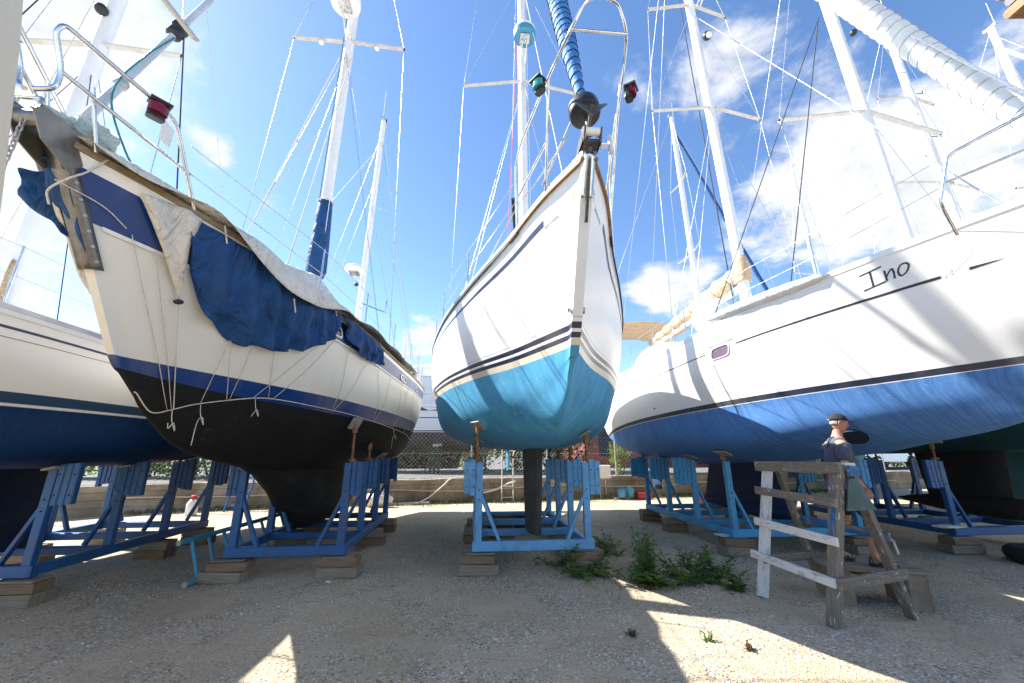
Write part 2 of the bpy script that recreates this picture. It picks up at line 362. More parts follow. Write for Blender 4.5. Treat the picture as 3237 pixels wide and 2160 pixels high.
# ---------------------------------------------------------------- ground
def ground_mat(name='gravel ground'):
    m, nt, b = newmat(name); tc = nd(nt, 'ShaderNodeTexCoord'); v = tc.outputs['Object']
    base = mixc(nt, mrange(nt, noise_(nt, v, .55, 6, .6), .35, .65), (.46, .365, .245), (.59, .48, .345))
    base = mixc(nt, mrange(nt, noise_(nt, v, .22, 5, .6, .5), .45, .65, 0, .55), base, (.34, .265, .175))
    base = mixc(nt, mrange(nt, noise_(nt, v, 2.6, 6, .6, .4), .5, .7, 0, .6), base, (.33, .255, .165))
    vo = nd(nt, 'ShaderNodeTexVoronoi', {'Scale': 46., 'Randomness': 1.}); nt.links.new(v, vo.inputs['Vector'])
    vo2 = nd(nt, 'ShaderNodeTexVoronoi', {'Scale': 120., 'Randomness': 1.}); nt.links.new(v, vo2.inputs['Vector'])
    hv = nd(nt, 'ShaderNodeSeparateXYZ'); nt.links.new(vo.outputs['Color'], hv.inputs[0])
    stone = mixc(nt, mrange(nt, hv.outputs[0], 0, 1, smooth=False), (.30, .25, .19), (.70, .65, .58))
    stone = mixc(nt, mrange(nt, hv.outputs[1], .72, .8), stone, (.85, .83, .8))
    stone = mixc(nt, mrange(nt, hv.outputs[2], .78, .84), stone, (.09, .08, .07))
    patch = mrange(nt, noise_(nt, v, 1.3, 5, .6), .36, .62, .12, .85)
    col = mixc(nt, mth(nt, 'MULTIPLY', patch, mrange(nt, vo.outputs['Distance'], .55, .35, 0, .95)), base, stone)
    col = mixc(nt, mrange(nt, noise_(nt, v, 60, 5, .7), .52, .70, 0, .8), col, (.13, .115, .095))
    nt.links.new(col, b.inputs['Base Color']); b.inputs['Roughness'].default_value = .95; b.inputs['Specular IOR Level'].default_value = .2
    h = mth(nt, 'ADD', mth(nt, 'MULTIPLY', mrange(nt, vo.outputs['Distance'], .5, .0), .8), mth(nt, 'MULTIPLY', noise_(nt, v, 90, 5, .7), .7))
    bp = nd(nt, 'ShaderNodeBump', {'Strength': .9, 'Distance': .012, 'Height': h}); nt.links.new(bp.outputs[0], b.inputs['Normal'])
    return m
M['gravel'] = ground_mat()
def gz(x, y):
    return .018*noise.noise(V(x*.8, y*.8, .3)) + .01*noise.noise(V(x*2.7, y*2.7, 4.1))
def build_ground():
    mb = MB(); rows = []
    xs = sorted(set([-600, -200, -80, -40] + [round(-24 + .3*i, 2) for i in range(161)] + [40, 80, 200, 600]))
    ys = sorted(set([-300, -80, -30] + [round(-8 + .3*i, 2) for i in range(71)] + [14., 20, 60, 200, 900]))
    for y in ys: rows.append([(x, y, gz(x, y) if abs(x) < 23 and -7 < y < 12.4 else -.02) for x in xs])
    mb.grid(rows); o = mb.build('ground', M['gravel'], smooth=180); setp(o, kind='structure', label='pale gravel yard with dusty patches')
    # loose stones
    rng = np.random.default_rng(4); n = 34000
    a = rng.random(n)*1.9 - .95; rr = 1.9 + 8.5*rng.random(n)**1.7
    X = np.sin(a)*rr*1.15; Y = np.cos(a)*rr
    keep = np.array([noise.noise(V(x*.9, y*.9, 7.3)) + .35*noise.noise(V(x*3, y*3, 1.3)) > rng.random()*.7 - .38 for x, y in zip(X, Y)]); X, Y = X[keep], Y[keep]; n = len(X)
    base = np.array([(1, 0, 0), (.35, .9, 0), (-.75, .6, 0), (-.8, -.55, 0), (.3, -.95, 0), (.1, .05, .75), (0, 0, -.6)])
    fac = np.array([(0, 1, 5), (1, 2, 5), (2, 3, 5), (3, 4, 5), (4, 0, 5)])
    sz = .004 + .012*rng.random(n)**2.2; th = rng.random(n)*6.28
    jit = base[None] * (1 + .5*(rng.random((n, 7, 3)) - .5))
    P = np.empty((n, 7, 3)); c, s_ = np.cos(th)[:, None], np.sin(th)[:, None]
    P[..., 0] = (jit[..., 0]*c - jit[..., 1]*s_)*sz[:, None] + X[:, None]
    P[..., 1] = (jit[..., 0]*s_ + jit[..., 1]*c)*sz[:, None]*.8 + Y[:, None]
    P[..., 2] = jit[..., 2]*sz[:, None]*.8 + np.array([gz(x, y) for x, y in zip(X, Y)])[:, None] + .001
    P = P[:, :6]; F = (fac[None] + (np.arange(n)*6)[:, None, None]).reshape(-1, 3)
    me = D.meshes.new('loose_stones'); me.from_pydata(P.reshape(-1, 3).tolist(), [], F.tolist())
    m, nt, b = newmat('loose gravel stone'); at = nd(nt, 'ShaderNodeNewGeometry')
    rp = nd(nt, 'ShaderNodeValToRGB'); nt.links.new(at.outputs['Random Per Island'], rp.inputs[0]); e = rp.color_ramp.elements
    e[0].color = (.22, .19, .16, 1); e[1].color = (.68, .66, .62, 1); q = e.new(.35); q.color = (.38, .34, .29, 1); q = e.new(.75); q.color = (.5, .47, .43, 1)
    nt.links.new(rp.outputs[0], b.inputs['Base Color']); b.inputs['Roughness'].default_value = .9
    me.materials.append(m); o = D.objects.new('loose_stones', me); COL.objects.link(o); setp(o, 'loose gravel stones scattered over the yard', 'gravel', kind='stuff')
build_ground()

# ---------------------------------------------------------------- hull materials
def hull_mat(name, bands, anti, anti2, wear=(.5, .5, .5), wear_amt=.3, streak=22., top_dirt=(.55, .5, .4), dirt_amt=.18, rough=.3, anti_rough=.75, wl=(1., 0.)):
    """bands: (f from, colour) read down the girth, f 0 at the sheer, 1 at the waterline"""
    m, nt, b = newmat(name); uv = nd(nt, 'ShaderNodeTexCoord').outputs['UV']; sp = nd(nt, 'ShaderNodeSeparateXYZ'); nt.links.new(uv, sp.inputs[0])
    ob = nd(nt, 'ShaderNodeTexCoord').outputs['Object']
    f = sp.outputs[1]
    rp = nd(nt, 'ShaderNodeValToRGB'); nt.links.new(mth(nt, 'MULTIPLY', f, .5), rp.inputs[0]); rp.color_ramp.interpolation = 'CONSTANT'; e = rp.color_ramp.elements
    e[0].position = 0; e[0].color = rgb(bands[0][1]); e[1].position = bands[1][0]/2; e[1].color = rgb(bands[1][1])
    for p, c in bands[2:]:
        q = e.new(p/2); q.color = rgb(c)
    top = mixc(nt, mrange(nt, noise_(nt, mapv(nt, ob, (1, 1, .35)), 1.6, 7, .6, .3), .45, .8, 0, dirt_amt), rp.outputs[0], top_dirt)
    st = noise_(nt, mapv(nt, uv, (streak*3., .55, 1)), 3., 6, .62, .0)
    bl = noise_(nt, ob, 2.1, 7, .62, .5)
    a = mixc(nt, mrange(nt, st, .18, .85), anti, anti2); a = mixc(nt, mrange(nt, bl, .45, .75, 0, .8), a, tuple((x + y)/2*.7 for x, y in zip(anti, anti2)))
    a = mixc(nt, mth(nt, 'MULTIPLY', mrange(nt, noise_(nt, mapv(nt, uv, (60, 7, 1)), 2.2, 9, .72, .6), .56, .76), wear_amt), a, wear)
    edge = mth(nt, 'ADD', f, mth(nt, 'MULTIPLY', mth(nt, 'SUBTRACT', noise_(nt, ob, 14, 4, .6), .5), .006))
    so = nd(nt, 'ShaderNodeSeparateXYZ'); nt.links.new(ob, so.inputs[0])
    isb = mth(nt, 'GREATER_THAN', edge, mth(nt, 'ADD', mth(nt, 'MULTIPLY', so.outputs[1], wl[1]), wl[0]))
    nt.links.new(mixc(nt, isb, top, a), b.inputs['Base Color'])
    nt.links.new(mrange(nt, isb, 0, 1, rough, anti_rough, False), b.inputs['Roughness'])
    nt.links.new(mrange(nt, isb, 0, 1, .5, .25, False), b.inputs['Specular IOR Level'])
    bp = nd(nt, 'ShaderNodeBump', {'Strength': .12, 'Distance': .004}); nt.links.new(mth(nt, 'MULTIPLY', isb, st), bp.inputs['Height']); nt.links.new(bp.outputs[0], b.inputs['Normal'])
    return m
WHT = (.86, .85, .82); CRM = (.80, .77, .69)
M['hullA'] = hull_mat('white hull with blue bottom', [(0, WHT), (.60, WHT), (.845, (.03, .07, .14)), (.965, (.75, .75, .73))], (.001, .022, .085), (.002, .035, .125), (.4, .45, .5), .04)
M['hullB'] = hull_mat('cream hull with blue bands', [(0, WHT), (.075, (.004, .045, .20)), (.325, (.75, .72, .65)), (.345, CRM), (1.0, (.004, .042, .19))], (.009, .009, .0095), (.015, .015, .015), (.25, .25, .24), .16, dirt_amt=.25, top_dirt=(.55, .46, .30), wl=(1.22, -.016))
M['hullC'] = hull_mat('white hull with worn cyan bottom', [(0, WHT), (.80, (.55, .55, .54)), (.808, WHT), (.830, (.012, .018, .055)), (.872, WHT), (.893, (.012, .018, .055)), (.930, (.72, .66, .52))], (.055, .29, .55), (.12, .44, .69), (.46, .64, .68), .8, streak=8)
M['hullD'] = hull_mat('white hull with blue bottom and navy boot stripe', [(0, WHT), (.6, WHT), (.925, (.02, .03, .06)), (.985, (.8, .8, .78))], (.045, .15, .40), (.12, .28, .60), (.40, .55, .78), .4, streak=30)
M['hullG'] = hull_mat('pale hull with teal bottom', [(0, WHT), (.6, WHT), (.93, (.03, .1, .12)), (.98, WHT)], (.008, .045, .055), (.014, .065, .08), (.3, .4, .4), .06)
def build_hull(h, mat, parent, ns=64, nf=44, name='hull'):
    mb = MB(); rows = []; uv = []
    us = [(i/ns)**1.25 for i in range(ns + 1)]; fs = [2*j/nf for j in range(nf + 1)]
    for u in us:
        row = [h.pt(u, f, -1) for f in fs] + [h.pt(u, f, 1) for f in fs[::-1][1:]]
        rows.append(row); uv += [(u*h.L/10, f) for f in fs] + [(u*h.L/10 + 3.3, f) for f in fs[::-1][1:]]
    mb.grid(rows)
    # stem rounding closes at u=0, transom at u=1
    n = len(rows[0]); last = (len(rows) - 1)*n
    for b0, rv in ((0, True), (last, False)):
        for j in range(nf):
            q = [b0 + j, b0 + j + 1, b0 + n - 2 - j, b0 + n - 1 - j]
            if q[1] == q[2]: q.pop(2)
            mb.f.append(tuple(q[::-1] if rv else q))
    mb.uv = uv
    o = mb.build(name, mat, parent, smooth=55); fixn(o); return o
def build_deck(h, mat, parent, camber=.05, drop=.012):
    mb = MB(); rows = []
    for i in range(49):
        u = i/48; p = h.pt(u, 0, 1); w = p[0] - .012
        rows.append([(w*k/6, p[1], p[2] - drop + camber*(1 - (k/6)**2)*min(1, u*4)) for k in range(-6, 7)])
    mb.grid(rows); return mb.build('deck', mat, parent, smooth=60)
def build_rail(h, mat, parent, w=.03, t=.045, u0=0., u1=1., name='toe_rail', lift=0., out=0.):
    for sd in (-1, 1):
        mb = MB(); rows = []
        for i in range(61):
            u = u0 + (u1 - u0)*i/60; p = V(h.pt(u, 0, sd)); x = p.x + sd*out
            rows.append([(x + sd*.006, p.y, p.z - .01 + lift), (x + sd*.006, p.y, p.z + t + lift), (x - sd*w, p.y, p.z + t + lift), (x - sd*w, p.y, p.z - .01 + lift)])
        mb.grid(rows, True); mb.f += [(3, 2, 1, 0), tuple(60*4 + k for k in range(4))]
        fixn(mb.build(name, mat, parent, smooth=40))
def strip(h, side, u0, u1, ff, half, mat, parent, name='stripe', n=60, d=.003, taper=False):
    mb = MB(); rows = []
    for i in range(n + 1):
        t = i/n; u = u0 + (u1 - u0)*t; f = ff(u) if callable(ff) else ff; k = h.zs[0] - h.zw[0]; q = (half(t) if callable(half) else half)/k
        rows.append([h.off(u, f - q, side, d), h.off(u, f, side, d + .0005), h.off(u, f + q, side, d)])
    mb.grid(rows); o = mb.build(name, mat, parent, smooth=180); return o
def hullbottom(h, lx, ly):
    """height of the outer skin above a point of the plan"""
    sd = 1 if lx >= 0 else -1; best = (9e9, None)
    for i in range(5, 96, 2):
        for j in range(50, 100):
            p = h.pt(i/100, j/50, sd); d = (p[0] - lx)**2 + (p[1] - ly)**2
            if d < best[0]: best = (d, i/100, j/50, p)
    return best[3][2], V(h.nrm(best[1], best[2], sd))
def fin(h_top, y0, y1, z0, yb0, yb1, zb, thick, mat, parent, name='keel', n=14, bulb=None, zt=None):
    """foil shaped keel or rudder: top chord y0..y1 at z0, bottom chord yb0..yb1 at zb"""
    mb = MB(); rows = []; prof = []
    for k in range(n + 1):
        t = k/n; prof.append((t, 2.97*math.sqrt(max(t, 0)) - 1.26*t - 3.516*t*t + 2.843*t**3 - 1.036*t**4))
    for j in range(11):
        q = j/10; a = y0 + (yb0 - y0)*q; b = y1 + (yb1 - y1)*q; z = z0 + (zb - z0)*q; th = thick*(1 - .25*q)
        rows.append([(max(0, e)*th, a + (b - a)*t, z) for t, e in prof] + [(-max(0, e)*th, a + (b - a)*t, z) for t, e in prof[::-1][1:-1]])
    mb.grid(rows, True); m_ = len(rows[0]); mb.f.append(tuple(range(m_))); mb.f.append(tuple(10*m_ + k for k in range(m_))[::-1])
    o = mb.build(name, mat, parent, smooth=50); fixn(o)
    if bulb:
        l, r = bulb; b2 = MB(); yc = (yb0 + yb1)/2
        Mx = Matrix.Rotation(R(-90), 3, 'X')
        b2.lathe([(.001, -l*.55), (r*.5, -l*.5), (r*.85, -l*.38), (r, -l*.2), (r*.95, 0), (r*.7, l*.22), (r*.35, l*.4), (.01, l*.5)], 18, Mx, (0, yc, zb + r*.6))
        fixn(b2.build('bulb', mat, o, smooth=60))
    return o
# ---------------------------------------------------------------- cradles
def uvbox(o):
    """simple per-face UVs along each piece's longest side, for wood grain"""
    me = o.data; ul = me.uv_layers.new(name='UVMap'); co = [v.co for v in me.vertices]
    ext = [max(c[i] for c in co) - min(c[i] for c in co) for i in range(3)]; ax = max(range(3), key=lambda i: ext[i])
    for p in me.polygons:
        nrm = p.normal; k = max((i for i in range(3) if i != ax), key=lambda i: -abs(nrm[i]))
        for li in p.loop_indices:
            c = co[me.loops[li].vertex_index]; ul.data[li].uv = (c[ax], c[k] + .37*abs(nrm[0]) + .11*abs(nrm[2]))
    return o
def block_obj(name, c, size, rz, mat, parent=None, jit=.008):
    mb = MB(); mb.cbox((0, 0, 0), size, None, .007)
    mb.v = [tuple(q + random.uniform(-jit, jit)*.5 for q in p) for p in mb.v]
    o = mb.build(name, mat, parent); uvbox(o); o.location = c; o.rotation_euler = (random.uniform(-.02, .02), random.uniform(-.02, .02), rz); return o
TL = {}
def cradle(label, corner, th, width, length, hullkey, mat, zt=.34, posth=.93, npost=4, pads=True, timber_label='', head=.15, nohead=()):
    """corner: world point on the middle of the front beam's top edge; local y runs aft"""
    h = HULLS[hullkey]; bx, by, bth = BOAT[hullkey]
    t = thing('boat_cradle', label, 'boat cradle', (corner[0], corner[1], 0), th, 'blue steel boat cradles')
    w = width/2; bh = .10; hb = M['hole']
    for sx in (-1, 1):
        MB().cbox((sx*w, length/2, zt - bh/2 - .002), (.085, length + .09, bh), None, .008).build('side_rail', mat, t)
    ys = [length*i/(npost - 1) for i in range(npost)]
    for i, y in enumerate(ys):
        MB().cbox((0, y, zt - bh/2), (2*w - .088 if i else 2*w + .12, .085, bh + (.012 if i == 0 else -.012)), None, .008).build('cross_beam', mat, t)
    ct, st = math.cos(th - bth), math.sin(th - bth)
    for sx in (-1, 1):
        for i, y in enumerate(ys):
            x = sx*(w - .01); top = zt + posth
            po = MB().cbox((x, y, (zt + top)/2), (.085, .075, posth), None, .006).build('post', mat, t)
            MB().beam((x - sx*.03, y, zt + posth*.56), (x - sx*.26, y, zt + .005), .04, .055, (0, 1, 0)).build('brace', mat, t)
            # head block made of welded tubes outside the post
            hd = MB(); nt_ = max(2, round(head/.07)); tw = head/nt_
            for k in range(nt_):
                hh = .40 + random.choice((-.03, 0, 0, .03))
                hd.cbox((x + sx*(.045 + tw*(k + .5)), y, top - .2 + random.uniform(-.008, .008) + .02), (tw - .002, .07 - .004*(k % 2), hh), None, .01)
            if (sx, i) not in nohead:
              ho = hd.build('head_block', mat, t)
              for k in (0, 1):
                for q in (.4, nt_ - .5):
                    MB().cyl((x + sx*(.045 + tw*q), y - .040, top - .09 - .2*k), (x + sx*(.045 + tw*q), y - .0345, top - .09 - .2*k), .0085, n=10).build('bolt_hole', hb, ho)
            for q in (-.33, -.44): MB().cyl((x, y - .043, top + q), (x, y - .036, top + q), .0085, n=10).build('bolt_hole', hb, po)
            if pads:
                jx = x + sx*.03
                wx = corner[0] + jx*math.cos(th) - y*math.sin(th); wy = corner[1] + jx*math.sin(th) + y*math.cos(th)
                dx, dy = wx - bx, wy - by; lx = dx*math.cos(bth) + dy*math.sin(bth); ly = -dx*math.sin(bth) + dy*math.cos(bth)
                z, n = hullbottom(h, lx, ly); z -= .012
                if z - top > .7: z = top + .5
                jk = MB().lathe([(.017, top - .1 - top), (.017, .02), (.045, .021), (.045, .05), (.017, .051), (.017, max(.06, z - .13 - top)), (.032, max(.065, z - .129 - top)), (.032, max(.07, z - .02 - top))], 12, None, (jx, y, top))
                jo = jk.build('jack_screw', M['rust'], t, smooth=40)
                n = V(n.x*ct - n.y*st, n.x*st + n.y*ct, n.z); q = n.to_track_quat('Z', 'Y').to_matrix()
                MB().box((jx, y, z - .012), (.22, .15, .02), q).build('pad', M['padply'], jo)
    # timbers under the rails
    lib = [('timber', .1), ('timber2', .08)]
    for sx in (-1, 1):
        for y in (0., length*.62, length):
            z = .0; cx, cy = sx*(w - .02), y + random.uniform(-.05, .1)
            hs = [(.115, .46, .24), (.095, .42, .22), (zt - bh - .012 - .21, .34, .2)] if y == 0 else [(.12, .40, .22), (zt - bh - .012 - .12, .36, .2)]
            for k, (hh, ww, dd) in enumerate(hs):
                a = th + random.uniform(-.12, .12)
                px = cx + random.uniform(-.03, .03); wx = corner[0] + px*math.cos(th) - cy*math.sin(th); wy = corner[1] + px*math.sin(th) + cy*math.cos(th)
                o = block_obj('timber_block', (wx, wy, z + hh/2), (ww, dd, hh - .003), a, M['timber' if (k + (y > 0)) % 2 == 0 else 'timber2'])
                TL[o.name] = (timber_label, 'front' if y == 0 else ('middle' if y < length else 'rear'), 'left' if sx < 0 else 'right', k, len(hs))
                z += hh
    return t
def label_timbers():
    lv = {3: ('bottom', 'middle', 'top'), 2: ('lower', 'upper')}
    for nm, (tl, y, sx, k, n) in TL.items():
            setp(D.objects[nm], '%s timber, %s %s corner of %s' % (lv[n][k], y, sx, tl) if y != 'middle' else '%s timber, middle of %s rail of %s' % (lv[n][k], sx, tl), 'timber block', 'timber blocks under the cradles')
# ---------------------------------------------------------------- boats: hulls
M['deckw'] = pmat('white deck', (.76, .75, .72), .05, 3, .6)
M['keelgrey'] = pmat('dark grey keel primer', (.055, .055, .055), .35, 5, .8, dirt=(.12, .115, .11), dirt_amt=.5, bump=.2)
M['keelblue'] = pmat('dark blue keel antifouling', (.003, .02, .075), .25, 4, .8, dirt=(.02, .04, .09), dirt_amt=.4, bump=.15)
M['keelblueD'] = pmat('blue keel antifouling', (.007, .025, .085), .25, 4, .8, dirt=(.02, .04, .09), dirt_amt=.4, bump=.15)
M['keelblack'] = pmat('black keel antifouling', (.012, .012, .013), .3, 4, .8, dirt=(.05, .05, .05), dirt_amt=.5, bump=.2)
M['rudcyan'] = pmat('worn cyan rudder antifouling', (.04, .25, .42), .3, 5, .8, dirt=(.25, .45, .5), dirt_amt=.5, stretch=(4, 4, .6))
def boat(key, label):
    x, y, th = BOAT[key]; return thing('sailboat', label, 'sailboat', (x, y, 0), th, 'sailboats standing in the yard')
bA = boat('A', 'white sailboat with dark blue bottom behind the tarpaulin covered ketch, at the left edge')
bB = boat('B', 'cream ketch with blue bands and black bottom, half wrapped in tarpaulins')
bC = boat('C', 'white sailboat seen bow on, with worn cyan bottom and blue furled foresail')
bD = boat('D', 'long white sailboat with blue bottom and the name Ino on its side')
bG = boat('G', 'sailboat with a black bulb keel and teal bottom behind the boat named Ino')
for k, b in (('A', bA), ('B', bB), ('C', bC), ('D', bD), ('G', bG)):
    build_hull(HULLS[k], M['hull' + k], b); build_deck(HULLS[k], M['deckw'], b)
# keels and rudders
def long_keel(h, parent, mat):
    mb = MB(); rows = []
    top = [(2.5, 1.30), (3.0, 1.22), (3.5, 1.2), (4.0, 1.2), (4.6, 1.2), (5.2, 1.2), (6.0, 1.2), (6.8, 1.25), (7.4, 1.35)]
    bot = [(2.6, 1.24), (3.12, 1.11), (3.82, .81), (4.27, .49), (4.6, .335), (5.1, .33), (5.9, .335), (6.6, .36), (7.2, .42)]
    for (ya, za), (yb, zb) in zip(top, bot):
        i = len(rows); w = [.03, .09, .16, .2, .22, .22, .2, .13, .04][i]
        row = []
        for j in range(9):
            q = j/8; ww = w*(1 - q)**.5*1.7 + w*.75*q**.5 if j < 8 else w*.5
            row.append((ww, ya + (yb - ya)*q, za + .12*(1 - q) + (zb - za)*q))
        rows.append([p for p in row] + [(-p[0], p[1], p[2]) for p in row[::-1]])
    mb.grid(rows); n = len(rows[0])
    mb.f += [(i*n + n//2 - 1, i*n + n//2, (i + 1)*n + n//2, (i + 1)*n + n//2 - 1) for i in range(0)]
    mb.f += [tuple(range(n)), tuple((len(rows) - 1)*n + k for k in range(n))[::-1]]
    return fixn(mb.build('keel', mat, parent, smooth=60))
long_keel(HULLS['B'], bB, M['keelblack'])
fin(None, 3.05, 4.55, 1.5, 3.15, 4.4, .345, .13, M['keelgrey'], bC)
fin(None, 8.05, 8.6, 2.05, 8.15, 8.5, .95, .05, M['rudcyan'], bC, 'rudder')
fin(None, 4.35, 6.25, 1.3, 4.3, 6.6, .42, .12, M['keelblueD'], bD, bulb=(2.4, .14))
fin(None, 8.5, 9.15, 1.5, 8.55, 9.05, .5, .06, M['keelblueD'], bD, 'rudder')
fin(None, 3.45, 4.75, 1.32, 3.5, 4.85, .34, .12, M['keelblue'], bA)
fin(None, 3.7, 5.0, 1.5, 3.8, 4.9, .5, .12, M['keelblack'], bG, bulb=(2.2, .17))
# cradles: middle of the front beam top, width, length
cradle('blue cradle under the dark blue bottomed boat at the left edge', (-5.44, 4.24), .105, 1.5, 2.68, 'A', M['cradle_a'], timber_label='the leftmost cradle', head=.2)
cradle('blue cradle under the black bottomed ketch', (-2.63, 5.13), .11, 1.22, 2.72, 'B', M['cradle_a'], timber_label='the black bottomed ketch\'s cradle', head=.12)
cradle('light blue cradle under the boat seen bow on', (.27, 5.43), .10, 1.40, 2.6, 'C', M['cradle_c'], timber_label='the light blue cradle', head=.15)
cradle('sky blue cradle under the boat named Ino', (4.15, 6.29), .095, 1.96, 2.9, 'D', M['cradle_d'], timber_label='the cradle under Ino', head=.29, nohead=((-1, 0),))
cradle('blue cradle around the black bulb keel at the right', (7.33, 6.42), .1, 1.72, 2.75, 'G', M['cradle_a'], timber_label='the cradle around the bulb keel', head=.2)
label_timbers()
# ---------------------------------------------------------------- rig and deck gear builders
M['canvas_blue'] = pmat('blue canvas', (.005, .06, .20), .22, 5, .75, bump=.25, bscale=60, crease=.9)
M['canvas_furl'] = pmat('bright blue sail cover', (.03, .17, .46), .15, 6, .7, bump=.2, bscale=50, dirt=(.10, .28, .55), dirt_amt=.4, crease=.4)
M['canvas_white'] = pmat('white sail cover', (.74, .73, .69), .07, 5, .75, bump=.25, bscale=40, dirt=(.5, .46, .38), dirt_amt=.3, crease=.35)
M['canvas_cream'] = pmat('grubby cream tarpaulin', (.70, .66, .58), .08, 3, .7, dirt=(.42, .36, .27), dirt_amt=.5, dirt_scale=5, bump=.4, bscale=14, bdist=.02, crease=1.)
M['canvas_tan'] = pmat('tan canvas', (.55, .40, .25), .14, 6, .8, bump=.2, bscale=30, crease=.6)
M['canvas_teal'] = pmat('grey green cloth', (.40, .47, .46), .15, 6, .85, dirt=(.08, .26, .33), dirt_amt=.5, dirt_scale=4, bump=.4, bscale=25, crease=.9)
M['spreader'] = pmat('grey spreader aluminium', (.52, .52, .50), .12, 6, .45, dirt=(.3, .29, .27), dirt_amt=.3)
M['lens_red'] = pmat('red lamp lens', (.16, .005, .02), .1, 4, .12)
M['lens_green'] = pmat('green lamp lens', (.05, .32, .30), .1, 4, .15)
M['cyanplastic'] = pmat('blue radome base', (.05, .25, .42), .08, 4, .4)
M['greypole'] = pmat('pale grey painted pole', (.50, .53, .57), .06, 4, .4)
def wire(parent, a, b, r=.0045, mat='wire', name='shroud', n=6):
    return MB().tube([a, b], r, n, False).build(name, M[mat], parent, smooth=180)
def mast(parent, y, z0, z1, r=.08, rake=0., mat='alu', track=True, asp=1.25, top=True):
    mb = MB(); n = 20; rows = []
    for k in range(13):
        q = k/12; z = z0 + (z1 - z0)*q; s_ = r*(1 - .25*max(0, q - .75)*4*.6)
        rows.append([(math.cos(2*math.pi*i/n)*s_, y + rake*q + math.sin(2*math.pi*i/n)*s_*asp, z) for i in range(n)])
    mb.grid(rows, True); mb.f.append(tuple(12*n + k for k in range(n)))
    o = mb.build('mast', M[mat], parent, smooth=60)
    if track: MB().beam((0, y + r*asp + .004, z0 + .3), (0, y + rake + r*asp*.7 + .004, z1 - .1), .03, .02, (0, 1, 0)).build('sail_track', M['alubare'], o)
    if top:
        MB().box((0, y + rake + .02, z1 + .03), (.09, .3, .05)).build('masthead', M['alubare'], o)
        MB().cyl((0, y + rake - .1, z1 + .05), (0, y + rake - .1, z1 + .9), .006, n=6).build('antenna', M['dome'], o)
        MB().cyl((.03, y + rake + .1, z1 + .05), (.03, y + rake + .1, z1 + .18), .02, n=8).build('masthead_light', M['black'], o)
    return o
def spreader(mo, y, z, half, sweep=.12, up=.0, w=.075, t=.03, mat='spreader', tipup=0.):
    tips = []
    for sx in (-1, 1):
        a = V(sx*.06, y, z); b = V(sx*half, y + sweep, z + up)
        s_ = MB().beam(a, b, w, t, (0, 0, 1), .012).build('spreader', M[mat], mo)
        MB().ball(b, .026, 8, 6).build('spreader_boot', M['black'], s_, smooth=180); tips.append(b)
    return tips
def radar(mo, c, r, h, mat='dome', arm=None, base=None, tilt=None):
    o = MB().lathe([(r*.6, 0), (r*.96, h*.08), (r, h*.3), (r*.98, h*.6), (r*.85, h*.86), (r*.5, h*.99), (.01, h)], 28, None, c).build('radar_dome', M[mat], mo, smooth=50); fixn(o)
    if base: fixn(MB().lathe([(r*.97, -h*.32), (r*1.0, -h*.1), (r*1.005, h*.28), (r*.5, h*.29)], 28, None, c).build('radar_base', M[base], o, smooth=50))
    if arm:
        a, b = V(arm[0]), V(arm[1])
        for s_ in (-1, 1): MB().tube([a + V(s_*.04, 0, 0), b + V(s_*.05, 0, 0)], .014, 8).build('bracket_arm', M['steel'], o, smooth=60)
        MB().box(V(c) + V(0, 0, -.02 - (h*.3 if base else 0)), (.2, .22, .025)).build('bracket_plate', M['steel'], o)
    return o
def furled(parent, a, b, rs, mat, wrap=None, pitch=.12, n=16, seg=40, lumps=.06, name='furled_sail', wrap_r=.005, q0=0., q1=1.):
    a, b = V(a), V(b); d = b - a; t = d.normalized(); x = t.cross(V(0, 0, 1)).normalized(); y = t.cross(x); mb = MB(); rows = []
    def rad(q): return herm([i/(len(rs) - 1) for i in range(len(rs))], rs, q)
    for k in range(seg*4 + 1):
        q = k/(seg*4); row = []; r0 = rad(q)
        ph = q*d.length/pitch*2*math.pi
        for i in range(n):
            an = 2*math.pi*i/n; r = r0*(1 + lumps*math.sin(an*1 - ph) + lumps*.7*noise.noise(V(math.cos(an)*2, math.sin(an)*2, q*d.length*6)))
            row.append(a + d*q + (x*math.cos(an) + y*math.sin(an))*r)
        rows.append(row)
    mb.grid(rows, True); mb.f += [tuple(range(n - 1, -1, -1)), tuple(seg*4*n + k for k in range(n))]
    o = mb.build(name, M[mat], parent, smooth=60)
    if wrap:
        pts = []; m_ = int(d.length*(q1 - q0)/pitch*14)
        for k in range(m_ + 1):
            q = q0 + (q1 - q0)*k/m_; ph = q*d.length/pitch*2*math.pi; r = rad(q)*(1 + lumps)*1.0
            pts.append(a + d*q + (x*math.cos(ph) + y*math.sin(ph))*r)
        MB().tube(pts, wrap_r, 5).build('lashing', M[wrap], o, smooth=180)
    return o
def pipe(parent, pts, r=.0125, name='pulpit_rail', mat='steel', bend=.08, n=10):
    return MB().tube(bendpath(pts, bend), r, n).build(name, M[mat], parent, smooth=60)
def lifelines(parent, h, us, height=.6, r=.011, sides=(-1, 1), wires=(1., .52), lean=.0, inset=.04, wr=.0035, ends=None):
    for sd in sides:
        tops = []
        for u in us:
            p = V(h.pt(u, 0, sd)); p.x -= sd*inset; q = p + V(sd*lean, 0, height)
            o = MB().tube([p - V(0, 0, .02), q], [r, r*.8], 8).build('stanchion', M['steel'], parent, smooth=60); tops.append((p, q))
        for wq in wires:
            pts = [a.lerp(b, wq*.98) for a, b in tops]
            if ends: pts = [V(ends[0]*sd, ends[1], ends[2] if wq > .8 else ends[3])] + pts
            MB().tube(pts, wr, 5).build('lifeline', M['wire'], parent, smooth=180)
